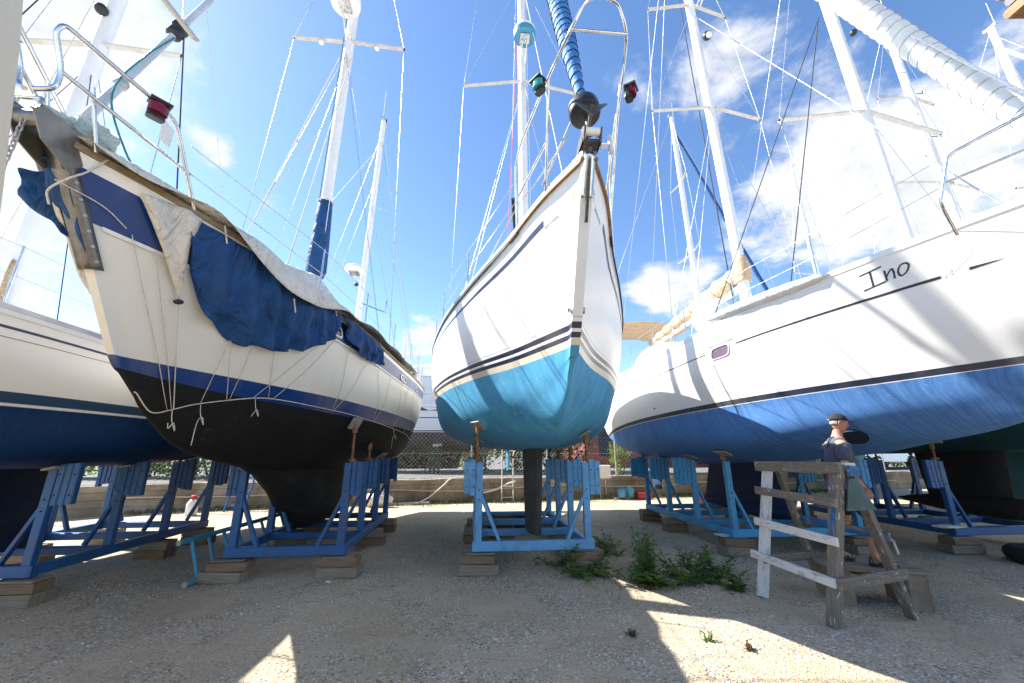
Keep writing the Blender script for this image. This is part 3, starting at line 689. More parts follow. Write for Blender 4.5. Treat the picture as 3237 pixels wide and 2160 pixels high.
def coachroof(parent, h, y0, y1, hw, hh, mat='whitegel', win=True, nose=.5):
    mb = MB(); rows = []; n = 16
    for k in range(n + 1):
        q = k/n; y = y0 + (y1 - y0)*q; z = herm([0, .25*h.L, .5*h.L, h.L], [h.zs[0], h.zs[0]*.48 + h.zs[1]*.52, h.zs[1], h.zs[2]], y) + .02
        e = min(1, q/nose)**.6 if nose else 1; w = hw*(.55 + .45*min(1, q/.5)); z1 = z + hh*e + .01
        rows.append([(-w, y, z), (-w*.93, y, z + (z1 - z)*.85), (-w*.8, y, z1), (0, y, z1 + .05*e), (w*.8, y, z1), (w*.93, y, z + (z1 - z)*.85), (w, y, z)])
    mb.grid(rows); mb.f += [tuple(range(7)), tuple(n*7 + k for k in range(6, -1, -1))]
    o = fixn(mb.build('coachroof', M[mat], parent, smooth=35))
    if win:
        for sd in (-1, 1):
            for q0, q1 in ((.35, .55), (.6, .85)):
                w2 = MB(); pts = []
                for q, f in ((q0, .25), (q1, .25), (q1, .72), (q0, .72)):
                    k = q*n; i = int(k); t = k - i; ra, rb = V(rows[i][6 if sd > 0 else 0]), V(rows[min(i + 1, n)][6 if sd > 0 else 0]); sa, sb = V(rows[i][5 if sd > 0 else 1]), V(rows[min(i + 1, n)][5 if sd > 0 else 1])
                    pts.append(ra.lerp(rb, t).lerp(sa.lerp(sb, t), f) + V(sd*.006, 0, 0))
                w2.prism(pts, (0, 0, 0), (sd*.008, 0, 0)); fixn(w2.build('window', M['glass'], o))
    return o
def nav_light(parent, c, lens, facing, s=1.):
    f = V(facing).normalized(); q = f.to_track_quat('Y', 'Z').to_matrix(); c = V(c)
    o = MB().cbox(c, (.075*s, .05*s, .09*s), q, .015).build('navigation_light', M['black'], parent)
    mb = MB(); rows = []
    for z in (-.022*s, .028*s):
        rows.append([c + q @ V(math.cos(a)*.042*s, .018*s + math.sin(a)*.034*s, z) for a in [math.pi*k/10 for k in range(11)]])
    mb.grid(rows); n = 11; mb.f += [tuple(range(n)), tuple(range(2*n - 1, n - 1, -1))]
    fixn(mb.build('lens', M[lens], o, smooth=50))
    MB().cbox(c + q @ V(0, .02*s, .038*s), (.09*s, .08*s, .016*s), q, .01).build('lamp_cap', M['black'], o); return o
def cloth(name, rows, mat, parent=None, thick=.003, label=None, cat=None, sub=1):
    mb = MB(); mb.grid(rows); o = mb.build(name, M[mat], parent, smooth=180)
    if sub: md = o.modifiers.new('Subdivision', 'SUBSURF'); md.levels = sub; md.render_levels = sub
    md = o.modifiers.new('Solidify', 'SOLIDIFY'); md.thickness = thick; md.offset = 0
    if label: setp(o, label, cat)
    return o
def fold(a, b, c, k=1.): return noise.noise(V(a, b, c))*k
def lettering(h, side, text, u0, f0, scale_u, scale_f, mat, parent, name='lettering', shear=0., d=.003, flip=False):
    """text laid onto the hull skin: u0,f0 start, scale in u and f per text unit"""
    cu = D.curves.new('t', 'FONT'); cu.body = text; cu.resolution_u = 3; ob = D.objects.new('t', cu); COL.objects.link(ob)
    dg = bpy.context.evaluated_depsgraph_get(); dg.update(); me = D.meshes.new_from_object(ob.evaluated_get(dg)); D.objects.remove(ob); D.curves.remove(cu)
    for v in me.vertices:
        x, y = v.co.x + shear*v.co.y, v.co.y; v.co = V(h.off(min(.99, max(0, u0 + x*scale_u)), f0 - y*scale_f, side, d))
    me.materials.clear(); me.materials.append(mat); o = D.objects.new(name, me); COL.objects.link(o); o.parent = parent; return o
def stroke(h, side, pts, half, mat, parent, name='letter_stroke', d=.003, k=6):
    P = smoothpath([(a, b, 0) for a, b in pts], k) if len(pts) > 2 else [V(pts[0][0], pts[0][1], 0), V(pts[1][0], pts[1][1], 0)]
    L_ = h.L; Fm = h.zs[0] - h.zw[0]; rows = []
    for i, p in enumerate(P):
        t = P[min(i + 1, len(P) - 1)] - P[max(i - 1, 0)]; t = V(t.x*L_, t.y*Fm, 0).normalized(); nx = V(-t.y/L_, t.x/Fm, 0)*half
        a, b = p + nx, p - nx; rows.append([h.off(a.x, a.y, side, d), h.off(b.x, b.y, side, d)])
    return MB().grid(rows).build(name, mat, parent, smooth=180)
# ---------------------------------------------------------------- boat C, bow on
h = HULLS['C']
M['standsteel'] = pmat('dull dark steel', (.09, .085, .08), .3, 14, .5, metal=.4, dirt=(.16, .09, .05), dirt_amt=.5, dirt_scale=10)
M['navy'] = pmat('navy vinyl', (.02, .035, .09), .1, 5, .4)
M['letter'] = pmat('dark lettering vinyl', (.02, .025, .05), .1, 5, .4)
build_rail(h, M['teak'], bC, .02, .012, 0., .12, 'rub_strake', lift=-.035, out=.012)
build_rail(h, M['alubare'], bC, .02, .028, .0, 1., 'toe_rail', lift=.0)
build_rail(h, M['black'], bC, .012, .008, .1, 1., 'rub_strake', lift=-.05, out=.006)
for sd in (-1, 1):
    strip(h, sd, .052, .97, lambda u: .155 + .02*min(1, u*4), lambda t: .026 - .014*min(1, t*2.2), M['navy'], bC, 'cove_stripe')
    if sd < 0: lettering(h, sd, 'Jeanneau', .051, .205, -.0062, .036, M['letter'], bC, shear=.2)
    else: lettering(h, sd, 'Jeanneau', .018, .2, .0062, .036, M['letter'], bC, shear=.2)
    stroke(h, sd, [(.0145, .13), (.012, .15), (.0128, .18)], .006, M['spreader'], bC, 'emblem'); stroke(h, sd, [(.012, .15), (.009, .13)], .006, M['spreader'], bC, 'emblem')
coachroof(bC, h, 2.4, 6.6, .85, .28); 
# stem band and bow fitting
mb = MB(); rows = []
for k in range(13):
    f = -.0 + .22*k/12; p = V(h.pt(0, f, 1)); rows.append([(-.045, p.y - .012, p.z), (0, p.y - .024, p.z), (.045, p.y - .012, p.z)])
mb.grid(rows); o = mb.build('stem_plate', M['steel'], bC, smooth=180); o.modifiers.new('s', 'SOLIDIFY').thickness = .008
MB().beam((0, -.035, 3.66), (0, .19, 3.14), .028, .02).build('bow_eye_strap', M['standsteel'], bC)
M['standsteel'] = M['standsteel']; MB().box((0, .05, 3.675), (.15, .26, .03)).build('bow_casting', M['standsteel'], bC)
for sx in (-1, 1): MB().prism([(sx*.06, -.10, 3.66), (sx*.06, .1, 3.66), (sx*.06, .1, 3.73), (sx*.06, -.08, 3.79), (sx*.06, -.14, 3.75)], (0, 0, 0), (sx*.01, 0, 0)).build('roller_cheek', M['standsteel'], bC)
MB().cyl((-.055, -.10, 3.735), (.055, -.10, 3.735), .03, n=16).build('bow_roller', M['whitegel'], bC, smooth=50)
MB().tube([(.10, .02, 3.72), (.17, .02, 3.73), (.18, .02, 3.82), (.18, .02, 3.66)], .02, 8).build('mooring_cleat', M['alu'], bC, smooth=50)
# anchor stowed on the roller
an = thing('anchor', 'dark plough anchor stowed on the bow roller of the boat seen bow on', 'anchor', (0, 0, 0)); an.parent = None
def Cw(p):
    x, y, th = BOAT['C']; p = V(p); return V(x + p.x*math.cos(th) - p.y*math.sin(th), y + p.x*math.sin(th) + p.y*math.cos(th), p.z)
an.location = Cw((0, -.12, 3.93)); an.rotation_euler = (0, 0, BOAT['C'][2])
MB().beam((0, .2, -.16), (0, -.02, .02), .022, .035).build('shank', M['standsteel'], an)
for sx in (-1, 1):
    fixn(MB().prism([(0, -.03, -.09), (sx*.135, .0, .06), (sx*.12, .02, .085), (sx*.02, .02, .05)], (0, 0, 0), (0, .014, .008)).build('fluke', M['standsteel'], an))
# furler
FA, FB = V(0, -.05, 3.74), V(0, 4.4, 17.4); fd = (FB - FA).normalized()
mb = MB(); Mx = fd.to_track_quat('Z', 'Y').to_matrix()
o = fixn(mb.lathe([(.02, -.02), (.118, -.015), (.128, .0), (.128, .10), (.118, .12), (.06, .13), (.045, .17), (.03, .24)], 28, Mx, FA + fd*.33).build('furler_drum', M['black'], bC, smooth=40))
MB().cyl(FA, FA + fd*.36, .014, n=10).build('toggle', M['steel'], o, smooth=60)
furled(bC, FA + fd*.56, FB, [.035, .085, .105, .12, .125, .125, .12, .11, .1, .09, .07, .05, .03], 'canvas_furl', 'ropedark', .14, seg=36, wrap_r=.006, q1=.5)
furled(bC, FA + fd*3.9, FA + fd*4.25, [.13, .15, .13], 'canvas_white', None, .1, seg=4, name='sail_tie')
# mast and standing rig
mo = mast(bC, 4.2, 3.25, 17.6, .085, .4)
tips = spreader(mo, 4.25, 9.15, 1.28, .22); tips2 = spreader(mo, 4.45, 12.6, 1.0, .18)
radar(mo, (0, 3.86, 9.95), .235, .2, base='cyanplastic', arm=((0, 4.12, 9.5), (0, 3.9, 9.82)))
for sx, tp, t2 in ((-1, tips[0], tips2[0]), (1, tips[1], tips2[1])):
    cp = V(sx*1.38, 4.35, 3.2); wire(bC, cp, tp, .0055); wire(bC, tp, t2, .0055); wire(bC, t2, (0, 4.6, 17.4), .0055); wire(bC, V(sx*1.3, 4.0, 3.2), (0, 4.22, 9.1), .0045); wire(bC, V(sx*1.3, 4.75, 3.2), (0, 4.3, 9.1), .0045); wire(bC, tp, (0, 4.4, 12.5), .004)
wire(bC, (0, 9.1, 3.3), (0, 4.65, 17.5), .0055, name='backstay')
for a, b, mt in (((-.12, 4.05, 3.5), (-.1, 4.4, 15.), 'wirelight'), ((.12, 4.1, 3.5), (.09, 4.45, 14.6), 'wirelight'), ((-.45, 3.2, 3.4), (-.05, 4.35, 12.), 'ropered'), ((-.3, 2.2, 3.4), (-.04, 4.3, 11.), 'wirelight'), ((.5, 2.0, 3.4), (.05, 4.3, 12.), 'wirelight')):
    wire(bC, a, b, .007, mt, 'halyard')
bo = MB().cyl((0, 4.3, 4.3), (0, 8.2, 4.35), .06, n=14).build('boom', M['alu'], bC, smooth=60)
furled(bC, (0, 4.4, 4.43), (0, 8.1, 4.45), [.09, .13, .13, .12, .1, .07], 'canvas_furl', 'ropedark', .8, seg=12, name='mainsail_cover')
# pulpit
for sd in (-1, 1):
    pipe(bC, [(0, -.52, 4.5), (sd*.12, -.5, 4.49), (sd*.2, -.42, 4.34), (sd*.26, -.2, 4.33), (sd*.34, .15, 4.33), (sd*.46, .62, 4.25), (sd*.5, .80, 4.12), (sd*.47, .97, 3.52)], .0125)
    pipe(bC, [(sd*.3, .0, 4.33), (sd*.27, .44, 3.58)], .012, 'pulpit_leg'); pipe(bC, [(sd*.28, .3, 3.97), (sd*.485, .92, 3.80)], .011, 'pulpit_brace')
    nav_light(bC, (sd*.37, .02, 4.26), 'lens_green' if sd < 0 else 'lens_red', (sd*.8, -.6, 0), 1.2)
pipe(bC, [(-.205, -.41, 4.32), (.205, -.41, 4.32)], .011, 'pulpit_crossbar', bend=.01)
lifelines(bC, h, [.24, .36, .48, .6, .72, .86], .58, ends=(.48, .9, 4.05, 3.8))
for k, (a, b) in enumerate((((-.5, .95, 3.86), (-.44, 1.3, 3.62)),)): MB().tube([a, b], .03, 8).build('furling_block', M['black'], bC, smooth=60)
MB().tube(smoothpath([(-.1, .25, 4.0), (-.32, .62, 3.82), (-.5, 1.05, 3.75), (-.9, 2.4, 3.5), (-1.35, 4.2, 3.4)]), .006, 6).build('furling_line', M['ropew'], bC, smooth=180)
MB().tube([(-.05, .25, 4.2), (-.3, .4, 3.62)], .008, 6).build('furling_line', M['ropew'], bC, smooth=180)
for sd in (-1, 1):   # through-hull fittings and propeller
    p = V(h.off(.006, .765, sd, .012)); n_ = V(h.nrm(.006, .765, sd)); MB().cyl(p - n_*.01, p + n_*.012, .028, n=14).build('skin_fitting', M['steel'], bC, smooth=50)
    MB().cyl(p + n_*.0121, p + n_*.0126, .015, n=12).build('fitting_bore', M['hole'], bC)
MB().cyl((0, 6.3, 1.5), (0, 6.9, 1.32), .022, n=10).build('propeller_shaft', M['steel'], bC, smooth=60)
pr = MB().ball((0, 6.93, 1.31), .05, 10, 7).build('propeller', M['rust'], bC, smooth=180)
for k in range(2):
    a = k*math.pi + .3; d_ = V(math.cos(a), .25, math.sin(a)); fixn(MB().prism([V(0, 6.93, 1.31) + d_*.04, V(0, 6.98, 1.31) + d_*.12, V(0, 6.96, 1.31) + d_*.21, V(0, 6.9, 1.31) + d_*.12], (0, 0, 0), (.012, .0, .012)).build('blade', M['rust'], pr))
# ---------------------------------------------------------------- boat D, "Ino"
h = HULLS['D']
build_rail(h, M['whitegel'], bD, .05, .05, 0, 1., 'toe_rail'); build_rail(h, M['spreader'], bD, .01, .012, .62, .75, 'rub_strake', lift=-.02, out=.012)
def st(a, b, w0, w1=None): strip(h, -1, a, b, lambda u: .302, (lambda t: w0 + ((w1 if w1 is not None else w0) - w0)*t), M['letter'], bD, 'cove_stripe', 40)
st(.103, .298, .013, .010); st(.352, .9, .009, .006); st(.068, .0865, .002, .013)
strip(h, 1, .07, .9, .302, .01, M['letter'], bD, 'cove_stripe')
ink = M['letter']
for pts in ([(.1615, .094), (.1450, .078)], [(.1535, .088), (.1495, .215)], [(.157, .225), (.1405, .205)]): stroke(h, -1, pts, .0075, ink, bD)
stroke(h, -1, [(.1425, .118), (.1395, .205)], .0075, ink, bD); stroke(h, -1, [(.1405, .175), (.1375, .125), (.1355, .15), (.1340, .205)], .0075, ink, bD)
stroke(h, -1, [(.1275, .115), (.1310, .12), (.1322, .16), (.1298, .2), (.1262, .185), (.1252, .14), (.1275, .115)], .0075, ink, bD)
stroke(h, -1, [(.1005, .28), (.1003, .315), (.0975, .27), (.0968, .305), (.0935, .27), (.0865, .205)], .004, M['spreader'], bD, 'emblem_stroke')
# hull portlight
def port(hh, side, u0, u1, f0, f1, parent, frame, pane, fr=.02):
    Fm = hh.zs[0] - hh.zw[0]; mb = MB(); ring = []
    def rr(u, f, k, d): 
        a = math.pi*2*k/24; ca, sa = math.cos(a), math.sin(a); e = .45
        return hh.off((u0 + u1)/2 + (u1 - u0)/2*math.copysign(abs(ca)**e, ca)*u, (f0 + f1)/2 + (f1 - f0)/2*math.copysign(abs(sa)**e, sa)*f, side, d)
    gu, gf = 1 + 2*fr/((u1 - u0)*hh.L), 1 + 2*fr/((f1 - f0)*Fm)
    rows = [[rr(gu, gf, k, .001) for k in range(24)], [rr(gu, gf, k, .012) for k in range(24)], [rr(1, 1, k, .014) for k in range(24)], [rr(1, 1, k, .003) for k in range(24)]]
    o = fixn(mb.grid(rows, True).build('portlight', frame, parent, smooth=40))
    p = MB(); p.v = [tuple(rr(1, 1, k, .0045)) for k in range(24)]; p.f = [tuple(range(24))]; p.build('pane', pane, o); return o
M['paneviolet'] = pmat('violet tinted pane', (.16, .11, .17), .15, 4, .1)
port(h, -1, .309, .339, .27, .40, bD, M['whitegel'], M['paneviolet'], .014)
strip(h, -1, .303, .345, .225, .012, M['spreader'], bD, 'rain_lip', 14, .012)
for u, f in ((.545, .19), (.66, .2), (.68, .21), (.70, .22), (.50, .82)):
    p = V(h.off(u, f, -1, .004)); n_ = V(h.nrm(u, f, -1)); MB().cyl(p - n_*.004, p + n_*.006, .016, n=12).build('skin_fitting', M['black'], bD)
coachroof(bD, h, 2.6, 7.2, .95, .32)
mo = mast(bD, 4.42, 3.1, 15.4, .085, .4); t1 = spreader(mo, 4.5, 8.3, 1.2, .2); t2 = spreader(mo, 4.65, 11.4, .95, .18)
radar(mo, (0, 4.08, 11.2), .28, .22, arm=((0, 4.4, 11.0), (0, 4.1, 11.15)))
lp = MB().ball((0, 4.3, 10.0), .09, 12, 8, (1, 1, 1.1)).build('deck_light', M['black'], mo, smooth=180); MB().ball((0, 4.24, 9.95), .06, 10, 7).build('lamp_glass', M['dome'], lp, smooth=180)
for sx in (-1, 1):
    i = 0 if sx < 0 else 1; cp = V(sx*1.35, 4.6, 3.05)
    wire(bD, cp, t1[i], .006); wire(bD, t1[i], t2[i], .006); wire(bD, t2[i], (0, 4.8, 15.2), .006); wire(bD, V(sx*1.3, 4.2, 3.05), (0, 4.5, 8.25)); wire(bD, V(sx*1.3, 5.0, 3.05), (0, 4.52, 8.2)); wire(bD, t1[i], (0, 4.65, 11.3))
wire(bD, (-.5, 10, 3.2), (0, 4.85, 15.3), .006, name='backstay'); wire(bD, (.5, 10, 3.2), (0, 4.85, 15.3), .006, name='backstay')
MB().tube([(-.11, 4.62, 3.3), (-.1, 4.95, 13.9)], .012, 6).build('halyard', M['ropedark'], bD); MB().tube([(.08, 4.65, 3.3), (.07, 4.98, 13.6)], .01, 6).build('halyard', M['ropew'], bD)
MB().cyl((0, 4.5, 4.3), (0, 8.35, 4.15), .06, n=14).build('boom', M['alu'], bD, smooth=60)
furled(bD, (0, 4.48, 4.52), (0, 8.3, 4.25), [.16, .19, .17, .16, .15, .14, .12, .09], 'canvas_tan', 'ropedark', .45, seg=14, lumps=.1, name='mainsail_cover')
fixn(MB().lathe([(.13, -.2), (.15, -.05), (.145, .1), (.11, .25), (.09, .3)], 16, None, (0, 4.45, 4.55)).build('cover_collar', M['canvas_tan'], bD, smooth=60))
# furled genoa and stays
GA, GB = V(0, .4, 3.45), V(0, 4.5, 15.2); gd = (GB - GA).normalized()
o = fixn(MB().lathe([(.02, 0), (.13, .005), (.13, .03), (.05, .04), (.05, .13), (.13, .14), (.13, .165), (.03, .2)], 24, gd.to_track_quat('Z', 'Y').to_matrix(), GA + gd*.1).build('furler_drum', M['black'], bD, smooth=40))
furled(bD, GA + gd*.3, GB, [.05, .1, .125, .135, .15, .17, .15, .12, .1, .08, .06, .04], 'canvas_white', 'galv', .16, seg=40, lumps=.045, wrap_r=.0035, q1=.36)
wire(bD, (0, .9, 3.4), (0, 4.55, 10.9), .006, name='inner_forestay')
for a, b, mt, r_ in (((.25, .3, 3.5), (.05, 4.5, 13.9), 'wirelight', .012), ((-.1, .2, 3.5), (-.03, 4.5, 14.1), 'wirelight', .012), ((.4, .35, 3.5), (.1, 4.5, 14.2), 'ropered', .012), ((-.8, 2.6, 3.4), (-.15, 1.95, 7.2), 'ropedark', .007), ((-1.0, 4.0, 3.4), (-.15, 1.95, 7.2), 'ropedark', .007)):
    wire(bD, a, b, r_, mt, 'halyard')
# pulpit, lifelines
for sd in (-1, 1):
    pipe(bD, [(0, -.12, 4.02), (sd*.2, .0, 4.02), (sd*.45, .43, 4.0), (sd*.76, .76, 3.86), (sd*.83, .86, 3.45), (sd*.66, .93, 3.2)], .014, bend=.06)
    pipe(bD, [(sd*.3, .15, 3.72), (sd*.8, .82, 3.62)], .012, 'pulpit_brace'); pipe(bD, [(sd*.22, .1, 4.0), (sd*.25, .3, 3.35)], .012, 'pulpit_leg')
    nav_light(bD, (sd*.5, .3, 3.9), 'lens_green' if sd < 0 else 'lens_red', (sd*.8, -.6, 0))
lifelines(bD, h, [.2, .3, .4, .5, .6, .7, .8, .92], .6, ends=(.8, .8, 3.84, 3.6))
# things on deck
sp = MB(); rows = []
for k in range(9):
    q = k/8; y = 6.4 + .9*q; hh_ = .75*math.sin(math.pi*(.12 + .38*q)); rows.append([(1.0*math.cos(math.pi*i/12), y, 3.25 + hh_*math.sin(math.pi*i/12)) for i in range(13)])
cloth('sprayhood', rows, 'canvas_tan', bD)
rows = [[(x, y, 4.75 + .12*(1 - (x/1.2)**2)) for x in [-1.2 + .2*i for i in range(13)]] for y in [8.3 + .3*k for k in range(7)]]
bi = cloth('bimini', rows, 'canvas_tan', bD)
for sd in (-1, 1):
    for y in (8.35, 9.2, 10.05): MB().tube([(sd*1.15, y, 3.15), (sd*1.17, y, 4.78)], .012, 8).build('bimini_pole', M['steel'], bi, smooth=60)
for sd in (-1, 1):
    cloth('dodger_panel', [[(sd*1.2, y, z + (0 if y < 9 else .1)) for y in (7.9, 8.6, 9.3, 10.0)] for z in (3.2, 3.6, 3.95)], 'canvas_tan', bD)
def D_w(p):
    x, y, th = BOAT['D']; p = V(p); return V(x + p.x*math.cos(th) - p.y*math.sin(th), y + p.x*math.sin(th) + p.y*math.cos(th), p.z)
lr = MB(); lr.ball((0, 0, .3), .33, 20, 12, (1, 1, 1.0)); o = lr.build('deck_dome', M['dome'], smooth=180); o.location = D_w((-.75, 4.35, 3.32)); setp(o, 'white domed plastic cover on deck beside the mast of the boat named Ino', 'deck cover')
sb = MB(); rows = []
for k in range(17):
    q = k/16; r_ = .09*math.sin(math.pi*q)**.4*(1 + .15*fold(q*9, .2, .1)) + .01
    rows.append([(math.cos(2*math.pi*i/12)*r_*1.2, q*1.7, math.sin(2*math.pi*i/12)*r_*.8) for i in range(12)])
sb.grid(rows, True); o = sb.build('sail_bag', M['canvas_white'], smooth=180); o.location = D_w((-.95, 1.9, 3.27)); o.rotation_euler = (0, 0, BOAT['D'][2] + .25); setp(o, 'cream sail bag lying along the rail of the boat named Ino', 'sail bag')
# propeller pod seen under the quarter near the man
MB().cyl((0, 7.4, 1.2), (0, 7.4, .8), .05, n=12).build('sail_drive_leg', M['keelblueD'], bD, smooth=60)
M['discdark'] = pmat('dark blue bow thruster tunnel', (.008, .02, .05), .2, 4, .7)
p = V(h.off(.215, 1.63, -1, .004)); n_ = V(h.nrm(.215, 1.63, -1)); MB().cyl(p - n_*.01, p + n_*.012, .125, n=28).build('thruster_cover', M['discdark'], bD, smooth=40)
# ---------------------------------------------------------------- boat B, tarpaulin covered ketch
h = HULLS['B']
def B_w(p):
    x, y, th = BOAT['B']; p = V(p); return V(x + p.x*math.cos(th) - p.y*math.sin(th), y + p.x*math.sin(th) + p.y*math.cos(th), p.z)
def on_B(o): x, y, th = BOAT['B']; o.location = (x, y, 0); o.rotation_euler = (0, 0, th); return o
M['teakgrey'] = pmat('weathered khaki toe rail', (.26, .20, .12), .25, 9, .75, stretch=(6, 1, 6))
build_rail(h, M['teakgrey'], bB, .035, .028, 0, 1., 'toe_rail', out=.008)
M['steeldull'] = pmat('dull stainless plate', (.22, .21, .20), .25, 9, .42, metal=.75, dirt=(.12, .10, .08), dirt_amt=.5, dirt_scale=6)
for sd in (-1, 1): strip(h, sd, .01, .98, .335, .012, M['whitegel'], bB, 'rub_strake', 60, .014)
for u0, u1 in ((.208, .236), (.318, .346), (.43, .458), (.55, .575)):
    port(h, 1, u0, u1, .17, .27, bB, M['whitegel'], M['glass'], .02); port(h, -1, u0, u1, .17, .27, bB, M['whitegel'], M['glass'], .02)
coachroof(bB, h, 2.3, 6.4, .85, .4)
# stem plate and bow roller
mb = MB(); rows = []
for k in range(19):
    f = .0 + .56*k/18; p = V(h.pt(0, f, 1)); w = .058; rows.append([(-w, p.y + .035, p.z), (-.042, p.y - .012, p.z - .01), (0, p.y - .02, p.z - .012), (.042, p.y - .012, p.z - .01), (w, p.y + .035, p.z)])
sp_ = mb.grid(rows).build('stem_plate', M['steeldull'], bB, smooth=60); sp_.modifiers.new('s', 'SOLIDIFY').thickness = .006
for k in range(8):
    p = V(h.pt(0, .04 + .07*k, 1)); MB().cyl((.05, p.y - .0, p.z), (.06, p.y - .006, p.z), .010, n=10).build('bolt', M['galv'], sp_)
for sx in (-1, 1): fixn(MB().prism([(sx*.06, .14, 3.06), (sx*.06, .05, 2.95), (sx*.06, -.12, 3.02), (sx*.06, -.2, 3.14), (sx*.06, -.16, 3.2), (sx*.06, .12, 3.19)], (0, 0, 0), (sx*.008, 0, 0)).build('roller_cheek', M['steeldull'], bB))
MB().cyl((-.058, -.13, 3.13), (.058, -.13, 3.13), .045, n=18).build('bow_roller', M['steeldull'], bB, smooth=50)
MB().tube(bendpath([(-.064, -.17, 3.19), (-.064, -.17, 3.23), (.064, -.17, 3.23), (.064, -.17, 3.19)], .02), .012, 8).build('chain_keeper', M['steel'], bB, smooth=60)
# pulpit
for sd in (-1, 1):
    pipe(bB, [(sd*.02, -.19, 3.27), (sd*.09, -.16, 3.31), (sd*.10, -.17, 3.42), (sd*.10, -.26, 3.60), (sd*.12, -.25, 3.66), (sd*.3, .18, 3.60), (sd*.345, .31, 3.57), (sd*.38, .60, 3.08)], .0135, bend=.05)
    pipe(bB, [(sd*.10, -.17, 3.42), (sd*.37, .5, 3.30)], .012, 'pulpit_brace'); pipe(bB, [(sd*.12, -.02, 3.48), (sd*.13, .1, 3.12)], .012, 'pulpit_leg')
nav_light(bB, (.33, .17, 3.52), 'lens_red', (.75, -.65, -.1), 1.25); MB().box((.355, .25, 3.42), (.01, .09, .14)).build('light_board', M['whitegel'], bB)
lifelines(bB, h, [.2, .3, .4, .5, .6, .72, .86], .58, ends=(.37, .45, 3.5, 3.3))
# forestay pole with furling swivel
d_ = V(0, 3.6, 11.0).normalized(); a0 = V(0, .07, 3.25)
mo = MB().tube([a0 + d_*.12, a0 + d_*.55], .028, 12).build('forestay_lower', M['greypole'], bB, smooth=60)
mo2 = MB().tube([a0 + d_*.55, a0 + d_*11], .024, 12).build('forestay_foil', M['greypole'], bB, smooth=60)
fixn(MB().lathe([(.026, -.1), (.05, -.08), (.055, -.02), (.04, 0), (.06, .03), (.06, .08), (.03, .11)], 18, d_.to_track_quat('Z', 'Y').to_matrix(), a0 + d_*1.45).build('halyard_swivel', M['black'], bB, smooth=50))
fixn(MB().lathe([(.03, -.03), (.038, -.02), (.038, .02), (.03, .03)], 14, d_.to_track_quat('Z', 'Y').to_matrix(), a0 + d_*.56).build('foil_collar', M['galv'], bB, smooth=50))
MB().tube(smoothpath([a0 + d_*1.32 + V(.03, 0, 0), (.04, .3, 4.1), (.05, .16, 3.62), (.1, .3, 3.3), (.14, .42, 3.2)]), .006, 6).build('tack_line', M['ropegreen'], bB, smooth=180)
MB().tube([(.30, .52, 3.15), a0 + d_*1.5 + V(.03, 0, 0)], .005, 6).build('halyard', M['ropedark'], bB)
MB().tube([(.1, .45, 3.12), (.42, .66, 3.17)], .006, 6).build('rail_cord', M['ropegreen'], bB)
# main mast
mo = mast(bB, 3.79, 2.9, 13.4, .078, .1); t1 = spreader(mo, 3.82, 8.78, .99, .03, .0)
for sx in (-1, 1): MB().lathe([(.04, 0), (.045, .02), (.035, .05)], 14, None, (sx*.5, 3.83, 8.69)).build('spreader_light', M['dome'], mo, smooth=50)
radar(mo, (0, 3.42, 9.12), .26, .24, arm=((0, 3.75, 8.75), (0, 3.45, 9.1)))
fixn(MB().lathe([(.12, 4.0), (.15, 4.1), (.14, 4.5), (.12, 5.0), (.105, 5.3), (.095, 5.32)], 16, None, (0, 3.79, 0)).build('mast_boot', M['canvas_blue'], mo, smooth=50))
for z in (5.31, 4.06): MB().tube([V(.12*math.cos(a), 3.79 + .12*math.sin(a), z) for a in [k*.4 for k in range(17)]], .009, 6).build('boot_lashing', M['ropew'], mo, smooth=180)
for sx in (-1, 1):
    i = 0 if sx < 0 else 1; cp = V(sx*1.22, 3.7, 2.75)
    wire(bB, cp, t1[i], .006); wire(bB, t1[i], (0, 3.85, 13.2), .006); wire(bB, V(sx*1.2, 3.2, 2.78), (0, 3.75, 8.4), .005); wire(bB, V(sx*1.25, 4.4, 2.74), (0, 3.82, 8.4), .005)
    MB().tube([(sx*.3, 2.2, 3.3), (sx*.1, 3.75, 8.3)], .008, 6).build('halyard', M['ropew'], bB)
MB().tube([(.09, 3.7, 4.2), (.085, 3.74, 13.)], .006, 6).build('halyard', M['wirelight'], bB); MB().tube([(-.09, 3.75, 4.2), (-.085, 3.78, 13.)], .006, 6).build('halyard', M['ropedark'], bB)
MB().tube([(-.3, 2.6, 3.9), (-.55, 3.3, 5.2), (-.2, 3.7, 6.7)], .005, 5).build('loose_halyard', M['ropew'], bB)
# mizzen
mo = mast(bB, 6.2, 2.95, 9.75, .062, .5); MB().box((.0, 6.1, 5.2), (.03, .2, .03)).build('mast_step', M['black'], mo)
radar(mo, (-.05, 5.86, 5.05), .2, .14, arm=((0, 6.2, 5.0), (-.05, 5.9, 5.04)))
MB().ball((-.04, 6.05, 4.86), .05, 10, 7).build('deck_light', M['black'], mo, smooth=180)
wire(bB, (0, 6.62, 9.5), (0, 3.9, 8.6), .005, name='triatic_stay'); wire(bB, (0, 6.6, 8.9), (0, 3.95, 5.4), .006, 'wirelight', 'mizzen_stay')
for sx in (-1, 1):
    wire(bB, (sx*1.3, 6.4, 2.85), (0, 6.6, 9.2), .005); wire(bB, (sx*1.28, 6.9, 2.85), (0, 6.58, 8.), .005); wire(bB, (sx*.9, 9.2, 3.0), (0, 6.7, 9.6), .005, name='backstay')
MB().tube([(.12, 6.25, 6.9), (.4, 6.3, 6.85)], .008, 6).build('flag_spreader', M['spreader'], mo); MB().tube([(.08, 6.25, 4.5), (.55, 6.35, 4.35), (.55, 6.35, 4.62)], .01, 6).build('antenna_bracket', M['black'], mo)
